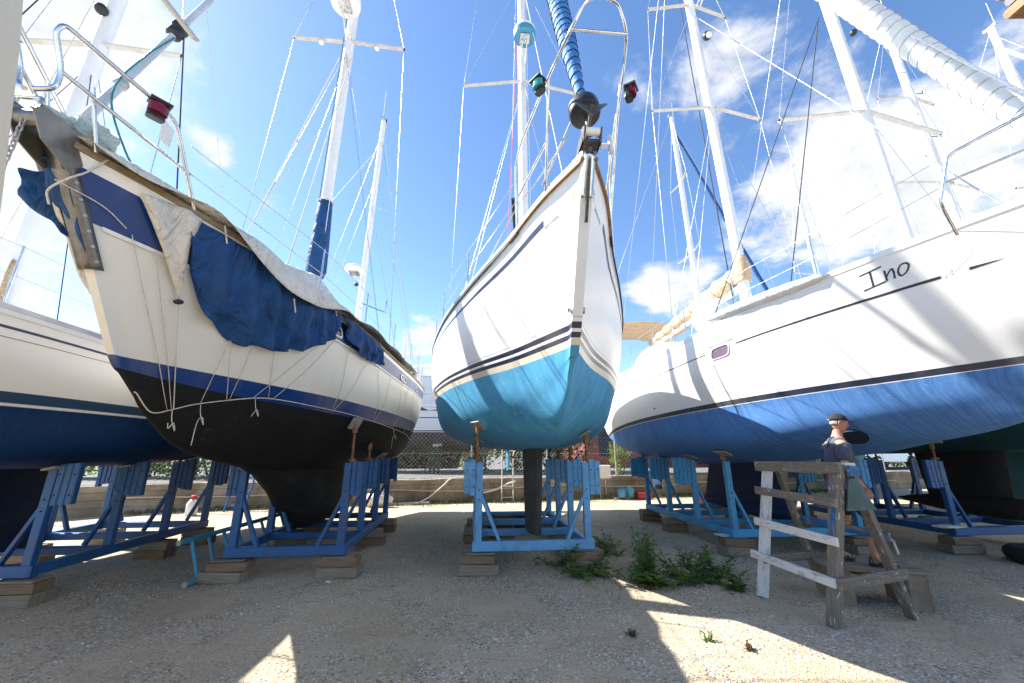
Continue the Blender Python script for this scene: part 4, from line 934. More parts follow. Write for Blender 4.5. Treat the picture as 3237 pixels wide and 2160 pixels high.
for a, z in (((.9, 7.2), 4.05), ((1.15, 8.0), 3.85)):
    MB().cyl((a[0], a[1], 2.9), (a[0], a[1], z), .05, n=12).build('vent_post', M['alu'], bB, smooth=60)
MB().box((0, 6.9, 3.25), (1.5, 1.6, .5)).build('cockpit_coaming', M['whitegel'], bB)

# cream tarpaulin over the foredeck
def sheer_at(y):
    p = h.pt(y/h.L, 0, 1); return p[0], p[2]
RY = [-.02, .2, .41, .98, 1.61, 2.32, 3.33, 3.70, 4.4, 5.2]; RZ = [3.16, 3.19, 3.22, 3.33, 3.46, 3.64, 3.93, 4.03, 3.75, 3.35]
EY = [.05, .25, .45, .62, .87, 1.24, 1.45, 1.75, 2.11, 2.6, 3.4, 4.3, 5.2]; EZ = [3.12, 3.06, 3.1, 3.12, 2.98, 2.80, 2.755, 2.80, 2.88, 2.93, 2.9, 2.86, 2.86]
rows = []
for k in range(79):
    y = .04 + (5.0 - .04)*k/78; rz_ = herm(RY, RZ, y); b, zs = sheer_at(y); ez = herm(EY, EZ, y); row = []
    for i in range(27):
        q = i/26*2 - 1; a = abs(q); sd = -1 if q < 0 else 1; bx_ = b + .035
        if a < .72:
            t = a/.72; x = .02 + (bx_ - .02)*t; z = rz_ + (zs + .075 - rz_)*t - .09*math.sin(math.pi*t)*min(1, y); 
        else:
            t = (a - .72)/.28; x = bx_ + .075*math.sin(t*1.6); z = zs + .075 + (min(ez, zs + .07) - zs - .075)*t
        w = .022*fold(y*3.1 + q*1.3, q*3, .5) + .018*math.sin((y*9 + a*7))*a*(.3 + abs(fold(y*1.5, 1.2, q)))
        row.append((sd*x + w*.6*sd, y + .01*fold(y*4, q*4, 2.), z + w))
    rows.append(row)
ct = on_B(cloth('tarpaulin', rows, 'canvas_cream', label='grubby cream tarpaulin stretched over the foredeck of the ketch', cat='tarpaulin'))
for y in (.75, 1.45, 2.1):
    b, zs = sheer_at(y); MB().tube([(b + .06, y, herm(EY, EZ, y)), (b + .07, y + .05, herm(EY, EZ, y) - .12)], .006, 6).build('tie_cord', M['ropew'], ct)
# hanging cream corner by the bow
def tri(side, label, pts):
    (u0, f0), (u1, f1), (u2, f2) = pts; rows = []
    for k in range(13):
        t = k/12; row = []
        for i in range(13):
            s_ = i/12; ua, fa = u0 + (u1 - u0)*s_, f0 + (f1 - f0)*s_; u, f = ua + (u2 - ua)*t**.85*.98, fa + (f2 - fa)*t
            row.append(h.off(max(.003, u), f, side, .035 + .03*math.sin(s_*9 + t*2)*(1 - t) + .035*math.sin(math.pi*s_)*math.sin(math.pi*t)**.7 + .012*fold(s_*4, t*5, side)))
        rows.append(row)
    return on_B(cloth('tarpaulin', rows, 'canvas_cream', label=label, cat='tarpaulin'))
tr = tri(1, 'cream cloth corner hanging to a point beside the bow of the ketch', [(.03, .06), (.068, -.02), (.047, .56)])
tri(-1, 'cream cloth hanging on the far side of the ketch bow', [(.0, .2), (.06, -.02), (.02, .62)])
p = V(h.off(.046, .575, 1, .05)); MB().ball(p, .028, 10, 6, (1.3, .8, .7)).build('tie_ring', M['black'], tr, smooth=180)
g0 = V(h.off(.056, 1.62, 1, .02)); MB().tube([p, g0], .004, 6).build('tie_cord', M['ropew'], tr)
# blue tarpaulin hanging over the topsides
FU = [.056, .060, .070, .082, .115, .165, .2, .215, .228]; FF = [.36, .57, .64, .71, .70, .60, .42, .30, .15]
def blue(u0, u1, ff, f_top, label, n, seed):
    rows = []
    for k in range(n + 1):
        t = k/n; u = u0 + (u1 - u0)*t; fb = ff(u); row = []
        for i in range(17):
            q = i/16; f = f_top(u) + (fb - f_top(u))*q
            amp = .016 + .065*q**.7; ph = u*h.L*27 + 2.2*q + 3.4*fold(u*22, q*1.2, seed)
            d = .022 + amp*(.5 + .5*math.sin(ph))**1.6 + .03*fold(u*36, q*4, seed + 3) + .014*math.sin(u*h.L*9 - q*9)*q + (.03*math.sin(math.pi*q))
            row.append(h.off(u, max(f, 0), 1, max(.014, d)) if f >= 0 else tuple(V(h.off(u, 0, 1, max(.014, d*.7))) + V(0, 0, -f*.6)))
        rows.append(row)
    return on_B(cloth('tarpaulin', rows, 'canvas_blue', label=label, cat='tarpaulin'))
bt = blue(.0565, .230, lambda u: herm(FU, FF, u) + .012*math.sin(u*160), lambda u: .03, 'large blue tarpaulin draped in folds over the side of the ketch', 64, 1.1)
bt2 = blue(.236, .33, lambda u: herm([.236, .25, .27, .30, .33], [.16, .30, .36, .36, .33], u), lambda u: -.02, 'small blue tarpaulin between two portlights of the ketch', 30, 5.2)
# flap wrapped round the stem
rows = []
for k in range(15):
    q = k/14; f = .06 + .44*q; p = V(h.pt(0, f, 1)); row = []
    for i in range(13):
        t = i/12; ext = .06 + .20*math.sin(math.pi*min(1, .25 + q*.8))
        row.append((.03 - (ext + .03)*t, p.y - .03 + .06*math.sin(t*11 + q*4)*t**.6 + .04*math.sin(q*13)*t + .10*t, p.z - .10*t*(1 - q) + .05*t*q + .05*fold(t*5, q*6, 2.)))
    rows.append(row)
on_B(cloth('tarpaulin', rows, 'canvas_blue', label='blue cloth flap hanging at the stem of the ketch', cat='tarpaulin'))
# girth rope with ties
GP = [(-1, .06, 1.62), (-1, .02, 1.8), (1, .006, 1.86), (1, .035, 1.82), (1, .056, 1.62), (1, .075, 1.42), (1, .12, 1.17), (1, .15, 1.135), (1, .185, 1.135), (1, .275, 1.135), (1, .36, 1.15), (1, .455, 1.17), (1, .56, 1.19), (1, .68, 1.22)]
gr = MB().tube(smoothpath([h.off(u, f, s_, .016) for s_, u, f in GP], 5), .0045, 7).build('girth_rope', M['ropew'], smooth=180); on_B(gr); setp(gr, 'off white rope tied along the black bottom of the ketch', 'rope')
TIES = [((.024, .30), (.050, 1.66)), ((.036, .33), (.054, 1.63)), ((.082, .71), (.076, 1.42)), ((.083, .71), (.096, 1.28)), ((.135, .06), (.098, 1.27)), ((.135, .06), (.135, 1.15)), ((.195, .42), (.118, 1.18)), ((.225, .30), (.14, 1.14)),
        ((.252, .31), (.232, 1.135)), ((.30, .34), (.236, 1.135)), ((.33, .33), (.355, 1.15)), ((.38, .34), (.36, 1.15)), ((.43, .33), (.44, 1.16)), ((.47, .34), (.45, 1.165)), ((.52, .34), (.535, 1.18))]
for (ua, fa), (ub, fb) in TIES:
    a_, b_ = V(h.off(ua, fa, 1, .07 if fa > .35 else .03)), V(h.off(ub, fb, 1, .018)); pts = []
    for k in range(9):
        t = k/8; p_ = a_.lerp(b_, t); q_ = V(h.off(ua + (ub - ua)*t, fa + (fb - fa)*t, 1, .012)); n_ = V(h.nrm(ua + (ub - ua)*t, fa + (fb - fa)*t, 1)); dd = (p_ - q_).dot(n_)
        pts.append(p_ if dd > 0 else p_ - n_*dd)
    MB().tube(pts, .0030, 5).build('tie_cord', M['ropew'], gr, smooth=180)
for (u, f, l_) in ((.076, 1.42, .32), (.12, 1.17, .16), (.455, 1.17, .3), (.054, 1.63, .1)):
    p = V(h.off(u, f, 1, .03)); MB().tube(smoothpath([p, p + V(.02, -.01, -.08), p + V(.05, 0, -.16), p + V(.03, 0, -.1), p + V(.0, 0, -.14), p + V(-.01, 0, -l_)]), .0032, 5).build('loose_end', M['ropew'], gr, smooth=180)
# lashing at the stem
MB().tube(smoothpath([(.15, .16, 3.12), (.10, .12, 3.0), (.07, .08, 2.93), (.03, .06, 2.87), (-.05, .1, 2.84), (-.06, .14, 2.78)]), .006, 7).build('stem_lashing', M['ropew'], gr, smooth=180)
MB().tube(smoothpath([(.03, .04, 2.88), h.off(.012, .22, 1, .02), h.off(.022, .28, 1, .02)]), .004, 6).build('stem_lashing', M['ropew'], gr, smooth=180)
# crumpled cloth bundle round the furler foot
def bundle(name, c, size, mat, label, cat, seed, rot=None, amp=.25):
    mb = MB(); rows = []; n, m_ = 30, 20
    for i in range(m_ + 1):
        a = math.pi*i/m_ - math.pi/2; row = []
        for k in range(n):
            b_ = 2*math.pi*k/n; p = V(math.cos(a)*math.cos(b_), math.cos(a)*math.sin(b_), math.sin(a)); r = 1 + amp*noise.noise(p*2.2 + V(seed, 0, 0)) + amp*1.2*abs(noise.noise(V(p.x*5, p.y*5, p.z*1.6) + V(0, seed, 0))) - amp*.5*abs(noise.noise(V(p.x*9, p.y*4, p.z*9) + V(seed, seed, 0))) 
            p = V(p.x*size[0]*r, p.y*size[1]*r, p.z*size[2]*r); row.append((rot @ p if rot is not None else p))
        rows.append(row)
    o = mb.grid(rows, True).build(name, M[mat], smooth=180); o.location = c; o.rotation_euler = (0, 0, 0); setp(o, label, cat); return o
bundle('sail_bundle', B_w((.03, .16, 3.27)), (.085, .12, .085), 'canvas_teal', 'crumpled grey green cloth bundle tied on the bow of the ketch', 'cloth bundle', 2.2, None, .3)
o = bundle('sail_bundle', B_w((.08, .33, 3.20)), (.045, .13, .05), 'canvas_teal', 'twisted teal end of the cloth bundle behind the ketch bow roller', 'cloth bundle', 5.1, None, .3)
o = bundle('rag', B_w((-.02, .0, 3.235)), (.06, .09, .045), 'canvas_teal', 'pale rag draped over the bow roller of the ketch', 'rag', 7.7, None, .4)
# anchor chain hanging from the roller
cm = MB(); cm.tube([V(.010*math.cos(a), 0, .021*math.sin(a) + .0) for a in [2*math.pi*k/14 for k in range(14)]], .0045, 6, closed=True)
ch = thing('anchor_chain', 'galvanised anchor chain hanging from the bow of the ketch', 'chain', B_w((-.0, -.16, 3.12)), 0)
first = None
for k in range(34):
    if first is None: o = cm.build('link', M['galv'], ch, smooth=180); first = o
    else: o = first.copy(); COL.objects.link(o)
    o.location = (-.02*math.sin(k*.05), 0, -.02 - k*.031); o.rotation_euler = (0, 0, (k % 2)*math.pi/2 + .3)
# ---------------------------------------------------------------- boat A
h = HULLS['A']
build_rail(h, M['alubare'], bA, .03, .035, 0, 1.); build_rail(h, M['whitegel'], bA, .02, .03, 0, 1., 'rub_strake', lift=-.05, out=.012)
for sd in (-1, 1): strip(h, sd, .1, .97, .195, .014, M['navy'], bA, 'cove_stripe'); strip(h, sd, .1, .97, .30, .004, M['teak'], bA, 'pinstripe')
coachroof(bA, h, 2.3, 6.0, .75, .28)
mo = mast(bA, 3.58, 2.65, 12.2, .077, .1); t1 = spreader(mo, 3.60, 6.72, 1.0, .05, .0, .075, .03)
MB().ball((0, 3.48, 7.2), .075, 12, 8).build('deck_light', M['black'], mo, smooth=180)
for k in range(5):
    z = 3.12 + .08*k; MB().tube(smoothpath([(.05 + .01*k, 3.47, z), (.1, 3.44, z - .22), (.13, 3.43, z - .43), (.08, 3.44, z - .22), (.06, 3.47, z + .02)]), .013, 6).build('rope_coil', M['ropetan'], mo, smooth=180)
for sx in (-1, 1):
    i = 0 if sx < 0 else 1; wire(bA, (sx*1.1, 3.6, 2.58), t1[i], .006); wire(bA, t1[i], (0, 3.7, 12.), .006); wire(bA, (sx*1.05, 3.1, 2.6), (0, 3.6, 6.4), .005, 'ropedark'); wire(bA, (sx*1.05, 4.1, 2.58), (0, 3.66, 6.4), .005)
wire(bA, (0, .1, 2.8), (0, 3.6, 12.), .006, name='forestay'); wire(bA, (.1, 2., 2.7), (.05, 3.6, 10.), .007, 'ropedark', 'halyard'); wire(bA, (.15, 2.9, 2.7), (.08, 3.6, 11.), .006, 'ropew', 'halyard'); wire(bA, (0, 8.4, 2.7), (0, 3.7, 12.1), .006, name='backstay')
lifelines(bA, h, [.1, .2, .3, .4, .5, .6, .75], .6); pipe(bA, [(-.35, .6, 2.75), (-.25, .0, 3.3), (.25, 0, 3.3), (.35, .6, 2.75)], .012)
for (x, y, r_, nm, lb) in ((.85, 4.4, .11, 'canvas_blue', 'dark blue folded bag on the side deck of the leftmost boat'), (.8, 4.85, .10, 'canvas_white', 'striped white cushion on the side deck of the leftmost boat'), (.9, 5.2, .10, 'black', 'black rolled bag on the side deck of the leftmost boat')):
    xw, yw, th = BOAT['A']; bundle('deck_bag', (xw + x*math.cos(th) - y*math.sin(th), yw + x*math.sin(th) + y*math.cos(th), 2.68), (r_*.9, r_*1.6, r_), nm, lb, 'bag', x*3 + y, None, .2)
# ---------------------------------------------------------------- boat G
h = HULLS['G']
build_rail(h, M['alubare'], bG, .03, .035, 0, 1.); coachroof(bG, h, 2.6, 7, .95, .32)
mo = mast(bG, 4.1, 3.35, 15, .095, .35); t1 = spreader(mo, 4.2, 8.2, 1.85, .15, -.25, .1, .035); 
MB().ball((0, 4.0, 10.1), .07, 10, 7).build('deck_light', M['black'], mo, smooth=180)
for sx in (-1, 1):
    i = 0 if sx < 0 else 1; wire(bG, (sx*1.5, 4.2, 3.35), t1[i], .006); wire(bG, t1[i], (0, 4.4, 14.8), .006); wire(bG, (sx*1.45, 3.8, 3.35), (0, 4.2, 8.1)); wire(bG, (sx*1.45, 4.7, 3.35), (0, 4.22, 8.1))
wire(bG, (0, .1, 3.7), (0, 4.3, 14.8), .006, name='forestay'); wire(bG, (0, 10.2, 3.4), (0, 4.5, 14.9), .006, name='backstay')
lifelines(bG, h, [.1, .2, .3, .45, .6, .75], .6)
# ---------------------------------------------------------------- boats across the aisle, sterns towards the camera
HULLS['E'] = Hull(9.0, 2.9, (3.5, 3.0, 3.2), (1.85, 1.75), .6, [(1.0, 1.6), (2.0, 1.35), (4, 1.2), (6.5, 1.2), (8, 1.3), (9.15, 1.5)], SB=[.02, .2, .42, .68, .88, .985, 1, .93, .74], WB=[0, .13, .32, .58, .8, .94, .97, .9, .72], wend=1.03)
BOAT['E'] = (-2.66, -8.14, .0)
HULLS['F'] = Hull(9.2, 2.9, (3.6, 3.05, 3.0), (2.0, 1.9), .6, [(1.0, 1.7), (2.0, 1.45), (4, 1.3), (6.5, 1.3), (8, 1.45), (8.9, 1.8)], wend=.97)
BOAT['F'] = (2.66, -8.22, -.02)
M['hullE'] = hull_mat('beige hull', [(0, (.82, .71, .53)), (.6, (.82, .71, .53)), (.9, (.82, .7, .52))], (.1, .03, .03), (.14, .05, .04))
M['hullF'] = hull_mat('navy hull', [(0, (.03, .04, .08)), (.6, (.03, .04, .08)), (.95, WHT)], (.1, .03, .03), (.14, .05, .04))
bE = boat('E', 'beige hull quarter at the extreme left edge, close to the camera'); bF = boat('F', 'dark hull with teak rubbing strakes reaching into the top right corner')
for k, b in (('E', bE), ('F', bF)):
    hk = HULLS[k]; build_hull(hk, M['hull' + k], b); build_deck(hk, M['deckw'], b); fin(None, 3.6, 5.4, 1.5, 3.7, 5.3, .3, .13, M['keelgrey'], b)
    build_rail(hk, M['teak'], b, .05, .05, 0, 1.); coachroof(b, hk, 2.6, 6.2, .85, .3)
for sd in (-1, 1): stroke(HULLS['E'], sd, [(.982, .02), (.983, .4), (.984, .8), (.985, 1.3)], .0022, M['standsteel'], bE, 'seam')
hF = HULLS['F']; p = hF.pt(1, 0, 1)
for dz, dy, mt in ((.0, .05, 'teak'), (-.05, .035, 'black'), (-.09, .05, 'teak')): MB().cbox((0, p[1] + dy/2, p[2] + dz), (2*p[0] + .06, dy + .04, .035), None, .008).build('transom_strake', M[mt], bF)
build_rail(hF, M['teak'], bF, .03, .035, .5, 1., 'rub_strake', lift=-.10, out=.03)
for (bx_, by_) in ((-2.46, -6), (2.6, -6)):
    pass
cradle('blue cradle under the beige hull behind the camera', (-2.46, -5.5), 0, 1.6, 2.7, 'E', M['cradle_a'], timber_label='the beige hull\'s cradle', pads=True)
cradle('blue cradle under the dark hull behind the camera', (2.58, -5.6), 0, 1.6, 2.7, 'F', M['cradle_a'], timber_label='the dark hull\'s cradle', pads=True)
label_timbers()
oa = thing('oar', 'cream bladed dark oar slanting in from the top edge above the ketch', 'oar', (-2.35, .75, 4.3))
a, b = V(0, 0, 0), V(.68, .85, -.80); m_ = a.lerp(b, .72)
MB().tube([a, m_], .022, 10).build('shaft', M['teak'], oa, smooth=60)
M['creampaint'] = pmat('cream varnished blade', (.66, .58, .44), .1, 5, .5)
MB().beam(m_, b, .07, .018, (1, 0, .4)).build('blade', M['creampaint'], oa)
MB().tube([(-.05, -.3, -1.2), (-.02, -.05, -.02)], .018, 10).build('lashing_post', M['steel'], oa, smooth=60)

# ---------------------------------------------------------------- more boats whose masts show
def extra(key, label, bx_, by_, th, hull, mcol, keel='keelblue', masty=4.2, mz=14., spr=((8.3, 1.1),), mr=.08, mastrake=.3, furl=None, stand=True):
    HULLS[key] = hull; BOAT[key] = (bx_, by_, th); b = boat(key, label); M['hull' + key] = mcol
    build_hull(hull, mcol, b, 40, 28); build_deck(hull, M['deckw'], b); build_rail(hull, M['alubare'], b, .03, .035); coachroof(b, hull, hull.L*.28, hull.L*.7, hull.B*.28, .32)
    kz = .95 if hull.pz[0] > 2.2 else .34
    fin(None, hull.L*.40, hull.L*.56, min(hull.pz) + .12, hull.L*.41, hull.L*.55, kz, .12, M[keel], b)
    fin(None, hull.L*.86, hull.L*.92, min(hull.pz) + .45, hull.L*.865, hull.L*.915, kz + .3, .05, M[keel], b, 'rudder')
    z0 = hull.zs[1]; mo = mast(b, masty, z0, mz, mr, mastrake); pv = None
    for z, hf in spr:
        q = (z - z0)/(mz - z0); tp = spreader(mo, masty + mastrake*q, z, hf, .15)
        for i, sx in ((0, -1), (1, 1)):
            if pv is None: wire(b, (sx*hull.B*.45, masty + .2, z0), tp[i], .006); wire(b, (sx*hull.B*.43, masty - .3, z0), (0, masty + mastrake*q, z - .1)); wire(b, (sx*hull.B*.43, masty + .6, z0), (0, masty + mastrake*q, z - .1))
            else: wire(b, pv[i], tp[i], .006)
        pv = tp
    for i in (0, 1): wire(b, pv[i], (0, masty + mastrake, mz - .1), .006)
    wire(b, (0, .1, hull.zs[0]), (0, masty + mastrake*.95, mz - .3), .007, name='forestay'); wire(b, (0, hull.L - .1, hull.zs[2]), (0, masty + mastrake, mz), .006, name='backstay')
    for sx in (-1, 1): wire(b, (sx*.1, masty - .15, z0 + .3), (sx*.08, masty + mastrake*.9, mz - .6), .007, 'wirelight', 'halyard')
    if furl: furled(b, (0, .15, hull.zs[0] + .4), (0, masty + mastrake*.9, mz - .8), [.05, .08, .08, .07, .06, .04], furl, None, .2, seg=14)
    lifelines(b, hull, [.1, .25, .4, .55, .7, .85], .6); return b, mo
def hl(z, L=9.8, B=3.2): return Hull(L, B, (z + 1.35, z + 1.05, z + 1.1), (z - .0, z - .05), .65, [(1.0, z - .25), (1.5, z - .45), (2.5, z - .62), (4.5, z - .7), (6.5, z - .65), (8, z - .35), (L*.95, z + .1)])
wb = hull_mat('white hull with dark bottom', [(0, WHT), (.6, WHT), (.93, (.02, .05, .12)), (.97, WHT)], (.012, .012, .013), (.02, .02, .02))
tealm = hull_mat('white hull with teal bottom', [(0, WHT), (.6, WHT), (.95, (.1, .1, .1)), (.97, WHT)], (.03, .14, .17), (.05, .20, .24), (.3, .4, .4), .1)
cyanm = hull_mat('white hull with cyan bottom', [(0, WHT), (.6, WHT), (.95, (.1, .1, .1)), (.97, WHT)], (.10, .42, .52), (.16, .5, .6), (.3, .5, .55), .2)
M['keelteal'] = pmat('dark teal long keel', (.02, .085, .10), .2, 4, .8); M['keelcyan'] = pmat('pale cyan keel', (.16, .5, .58), .15, 4, .8)
bK, mK = extra('K', 'white sailboat with teal bottom at the far right behind the bulb keel boat', 12.0, 4.9, .1, hl(2.1, 10.5, 3.3), tealm, 'keelteal', 4.2, 14.2, ((8.4, 1.25), (11.3, .9)), .085, .2)
for k in range(7): MB().tube(bendpath([(.08 if k % 2 else -.08, 4.25, 7.6 + .75*k), (.28 if k % 2 else -.28, 4.25, 7.62 + .75*k), (.28 if k % 2 else -.28, 4.25, 7.72 + .75*k)], .02), .01, 6).build('mast_step', M['black'], mK, smooth=60)
extra('N', 'white sailboat at the far right whose masthead shows in the top right corner', 15.1, 4.9, .1, hl(2.1, 10.5, 3.3), wb, 'keelblue', 4.2, 13.9, ((8.2, 1.2),), .085, .1, 'canvas_white')
extra('J', 'white sailboat beyond the wall with a blue furled foresail, mast behind Ino', 12.85, 16.3, 1.62, hl(2.55, 10.4), wb, 'keelblue', 4.75, 17.4, ((9.9, 1.0), (13.6, .8)), .095, .2, 'canvas_blue')
extra('Q', 'white sailboat with pale cyan keel standing far behind the bulb keel', 13.0, 10.2, .3, hl(2.1, 9.6, 3.0), cyanm, 'keelcyan', 4.0, 13., ((8, 1.0),), .07, .2)
# white boat beyond the fence, seen broadside
HULLS['H'] = Hull(12.0, 3.8, (4.9, 4.35, 4.4), (2.18, 2.15), .6, [(1.0, 1.85), (2.0, 1.6), (4, 1.46), (7, 1.46), (9.5, 1.6), (11.6, 2.0)], wend=.98, bil=(.8, .8))
BOAT['H'] = (-9.6, 17.6, -1.53)
M['hullH'] = hull_mat('white motor sailer hull with black bottom', [(0, (.74, .75, .78)), (.40, (.70, .71, .74)), (.50, (.78, .79, .8)), (.72, (.02, .04, .09)), (.735, (.76, .77, .79)), (.955, (.015, .04, .13)), (.985, WHT)], (.03, .03, .032), (.045, .045, .047))
bH = boat('H', 'large white boat with black bottom standing broadside beyond the fence'); hH = HULLS['H']
build_hull(hH, M['hullH'], bH, 48, 32); build_deck(hH, M['deckw'], bH); build_rail(hH, M['alubare'], bH, .03, .05); coachroof(bH, hH, 3, 9, 1.2, .7)
M['panep'] = pmat('plum tinted pane', (.10, .02, .06), .1, 4, .1)
for u0, u1, f0, f1, mt in ((.42, .58, .32, .42, 'glass'), (.465, .555, .555, .62, 'panep'), (.62, .70, .555, .62, 'panep'), (.28, .38, .32, .42, 'glass')): port(hH, 1, u0, u1, f0, f1, bH, M['whitegel'], M[mt], .03)
fin(None, 4.5, 7.5, 1.6, 4.7, 7.3, .72, .2, M['keelblack'], bH); lifelines(bH, hH, [.1, .25, .4, .55, .7, .85], .7)

# ---------------------------------------------------------------- retaining wall, upper yard, fence
def wy(x): return 12.8 + .27*x if x > -7.85 else 10.68 + .62*(x + 7.85)
def conc():
    m, nt, b = newmat('stained concrete'); v = nd(nt, 'ShaderNodeTexCoord').outputs['Object']
    c = mixc(nt, mrange(nt, noise_(nt, v, 1.1, 7, .62, .4), .35, .65), (.20, .165, .12), (.36, .31, .235))
    c = mixc(nt, mrange(nt, noise_(nt, mapv(nt, v, (2.5, 2.5, .35)), 1.6, 7, .65, .3), .5, .72, 0, .75), c, (.16, .085, .045))
    c = mixc(nt, mrange(nt, noise_(nt, v, .8, 5, .6, .8), .60, .70, 0, .7), c, (.22, .05, .035))
    c = mixc(nt, mrange(nt, noise_(nt, v, 9, 6, .7), .62, .75, 0, .5), c, (.5, .47, .42))
    sp = nd(nt, 'ShaderNodeSeparateXYZ'); nt.links.new(v, sp.inputs[0])
    nt.links.new(c, b.inputs['Base Color']); b.inputs['Roughness'].default_value = .95; b.inputs['Specular IOR Level'].default_value = .15
    bp = nd(nt, 'ShaderNodeBump', {'Strength': .5, 'Distance': .02, 'Height': noise_(nt, v, 14, 7, .7)}); nt.links.new(bp.outputs[0], b.inputs['Normal']); return m
M['conc'] = conc()
wl_ = thing('retaining_wall', 'low stained concrete retaining wall along the back of the yard', 'wall', (0, 12.8, 0))
xs = [-22, -16, -12, -7.85] + [round(-7.85 + .42*i, 2) for i in range(1, 78)]
WT = .64
for c_, (z0, z1, dy) in enumerate(((-.1, .17, .0), (.175, .335, .012), (.34, .50, .004), (.505, WT, -.008))):
    mb = MB(); rows = []
    for x in xs:
        j = .012*fold(x*1.7, c_*3.1, .2); zt = z1 + (.03*fold(x*1.3, 0, 5.) + .015*fold(x*6, 0, 3) if c_ == 3 else 0); y = wy(x) + dy + j
        rows.append([(x, y - 12.8, z0), (x, y - 12.8, zt - .006), (x, y - 12.8 + .008, zt), (x, y - 12.8 + .28, zt), (x, y - 12.8 + .28, z0)])
    fixn(mb.grid(rows, True).build('course', M['conc'], wl_, smooth=30))
M['upper'] = pmat('grey gravel and tarmac', (.13, .127, .12), .25, 2.5, .95, bump=.5, bscale=40, dirt=(.20, .18, .15), dirt_amt=.7, dirt_scale=.8)
mb = MB(); mb.grid([[(x, wy(x) + .2, .615) for x in xs] + [(60, 45, .615), (400, 60, .615)], [(x*1.5, 60, .615) for x in xs] + [(80, 70, .615), (500, 80, .615)], [(x*15, 700, .61) for x in xs] + [(800, 700, .61), (1500, 700, .61)]])
setp(mb.build('upper_ground', M['upper']), 'grey gravel ground above the retaining wall', kind='structure')
# debris on the wall top
rng = random.Random(5); mb = MB()
for k in range(900):
    x = rng.uniform(-14, 16); y = wy(x) + rng.uniform(.05, .7); s_ = rng.uniform(.012, .05)
    P = [V(rng.uniform(-1, 1), rng.uniform(-1, 1), rng.uniform(-.3, .7)) for _ in range(5)]
    mb.add([V(x, y, .635) + p*s_ for p in P], [(0, 1, 2), (0, 2, 3), (0, 3, 1), (1, 3, 4), (2, 4, 3), (1, 4, 2)])
setp(mb.build('rubble', pmat('pale rubble', (.52, .46, .38), .4, 30, .95), kind='stuff'), 'pale rubble strewn along the top of the wall', 'rubble')
# chain link fence
fe = thing('chain_link_fence', 'chain link fence with leaning rusty posts on the wall', 'fence', (0, 12.95, WT))
fx = [-13 + 2.35*i for i in range(13)]; fp = []
for i, x in enumerate(fx):
    y = wy(x) + .13 - 12.95; l_ = random.uniform(-.06, .08)
    MB().tube([(x, y, -.3), (x + l_*.6, y, .9), (x + l_, y, 1.56)], .024, 8).build('post', M['galv'], fe, smooth=60); fp.append((V(x, y, 0), V(x + l_, y, 1.5)))
for z in (.03, .72, 1.46):
    MB().tube([a.lerp(b, z/1.5) for a, b in fp], .004, 5).build('line_wire', M['galv'], fe)
M['meshwire'] = pmat('pale galvanised mesh wire', (.6, .6, .58), .1, 20, .5)
mb = MB(); 
for (a0, a1), (b0, b1) in zip(fp[:-1], fp[1:]):
    w = (b0 - a0).length; n = int(w/.12)
    def at(s_, z): return a0.lerp(b0, s_/w).lerp(a1.lerp(b1, s_/w), z/1.5)
    for k in range(-17, n + 1):
        s0 = k*w/n; 
        for sg in (1, -1):
            p0 = (s0, 0.) if sg > 0 else (s0 + 1.45, 0.); p1 = (s0 + 1.45, 1.46) if sg > 0 else (s0, 1.46)
            q0, q1 = 0., 1.; dx = p1[0] - p0[0]
            for lim, up in ((0., False), (w, True)):
                t = (lim - p0[0])/dx
                if (dx > 0) != up: q0 = max(q0, t)
                else: q1 = min(q1, t)
            if q1 - q0 > .02:
                A = at(p0[0] + dx*q0, 1.46*q0); B_ = at(p0[0] + dx*q1, 1.46*q1); mb.tube([A, B_], .0009, 3, False)
mb.build('wire_mesh', M['meshwire'], fe, kind='stuff')

# ---------------------------------------------------------------- bushes and trees beyond
def leafmat(name, a, b_, c_):
    m, nt, b = newmat(name); g = nd(nt, 'ShaderNodeNewGeometry'); rp = nd(nt, 'ShaderNodeValToRGB'); nt.links.new(g.outputs['Random Per Island'], rp.inputs[0]); e = rp.color_ramp.elements
    e[0].color = rgb(a); e[1].color = rgb(c_); q = e.new(.5); q.color = rgb(b_)
    nt.links.new(rp.outputs[0], b.inputs['Base Color']); b.inputs['Roughness'].default_value = .6
    tr = nd(nt, 'ShaderNodeBsdfTranslucent'); nt.links.new(rp.outputs[0], tr.inputs[0]); mx = nd(nt, 'ShaderNodeMixShader', {0: .45}); nt.links.new(b.outputs[0], mx.inputs[1]); nt.links.new(tr.outputs[0], mx.inputs[2])
    nt.links.new(mx.outputs[0], nt.nodes['Material Output'].inputs[0]); return m
M['leaf1'] = leafmat('bright green leaves', (.09, .19, .02), (.17, .30, .04), (.30, .42, .07)); M['leaf2'] = leafmat('olive leaves', (.09, .12, .03), (.15, .17, .05), (.24, .23, .08)); M['leaf3'] = leafmat('dark green leaves', (.04, .09, .02), (.08, .15, .035), (.13, .21, .05))
M['bark'] = pmat('bark', (.13, .10, .07), .3, 12, .95, bump=.5)
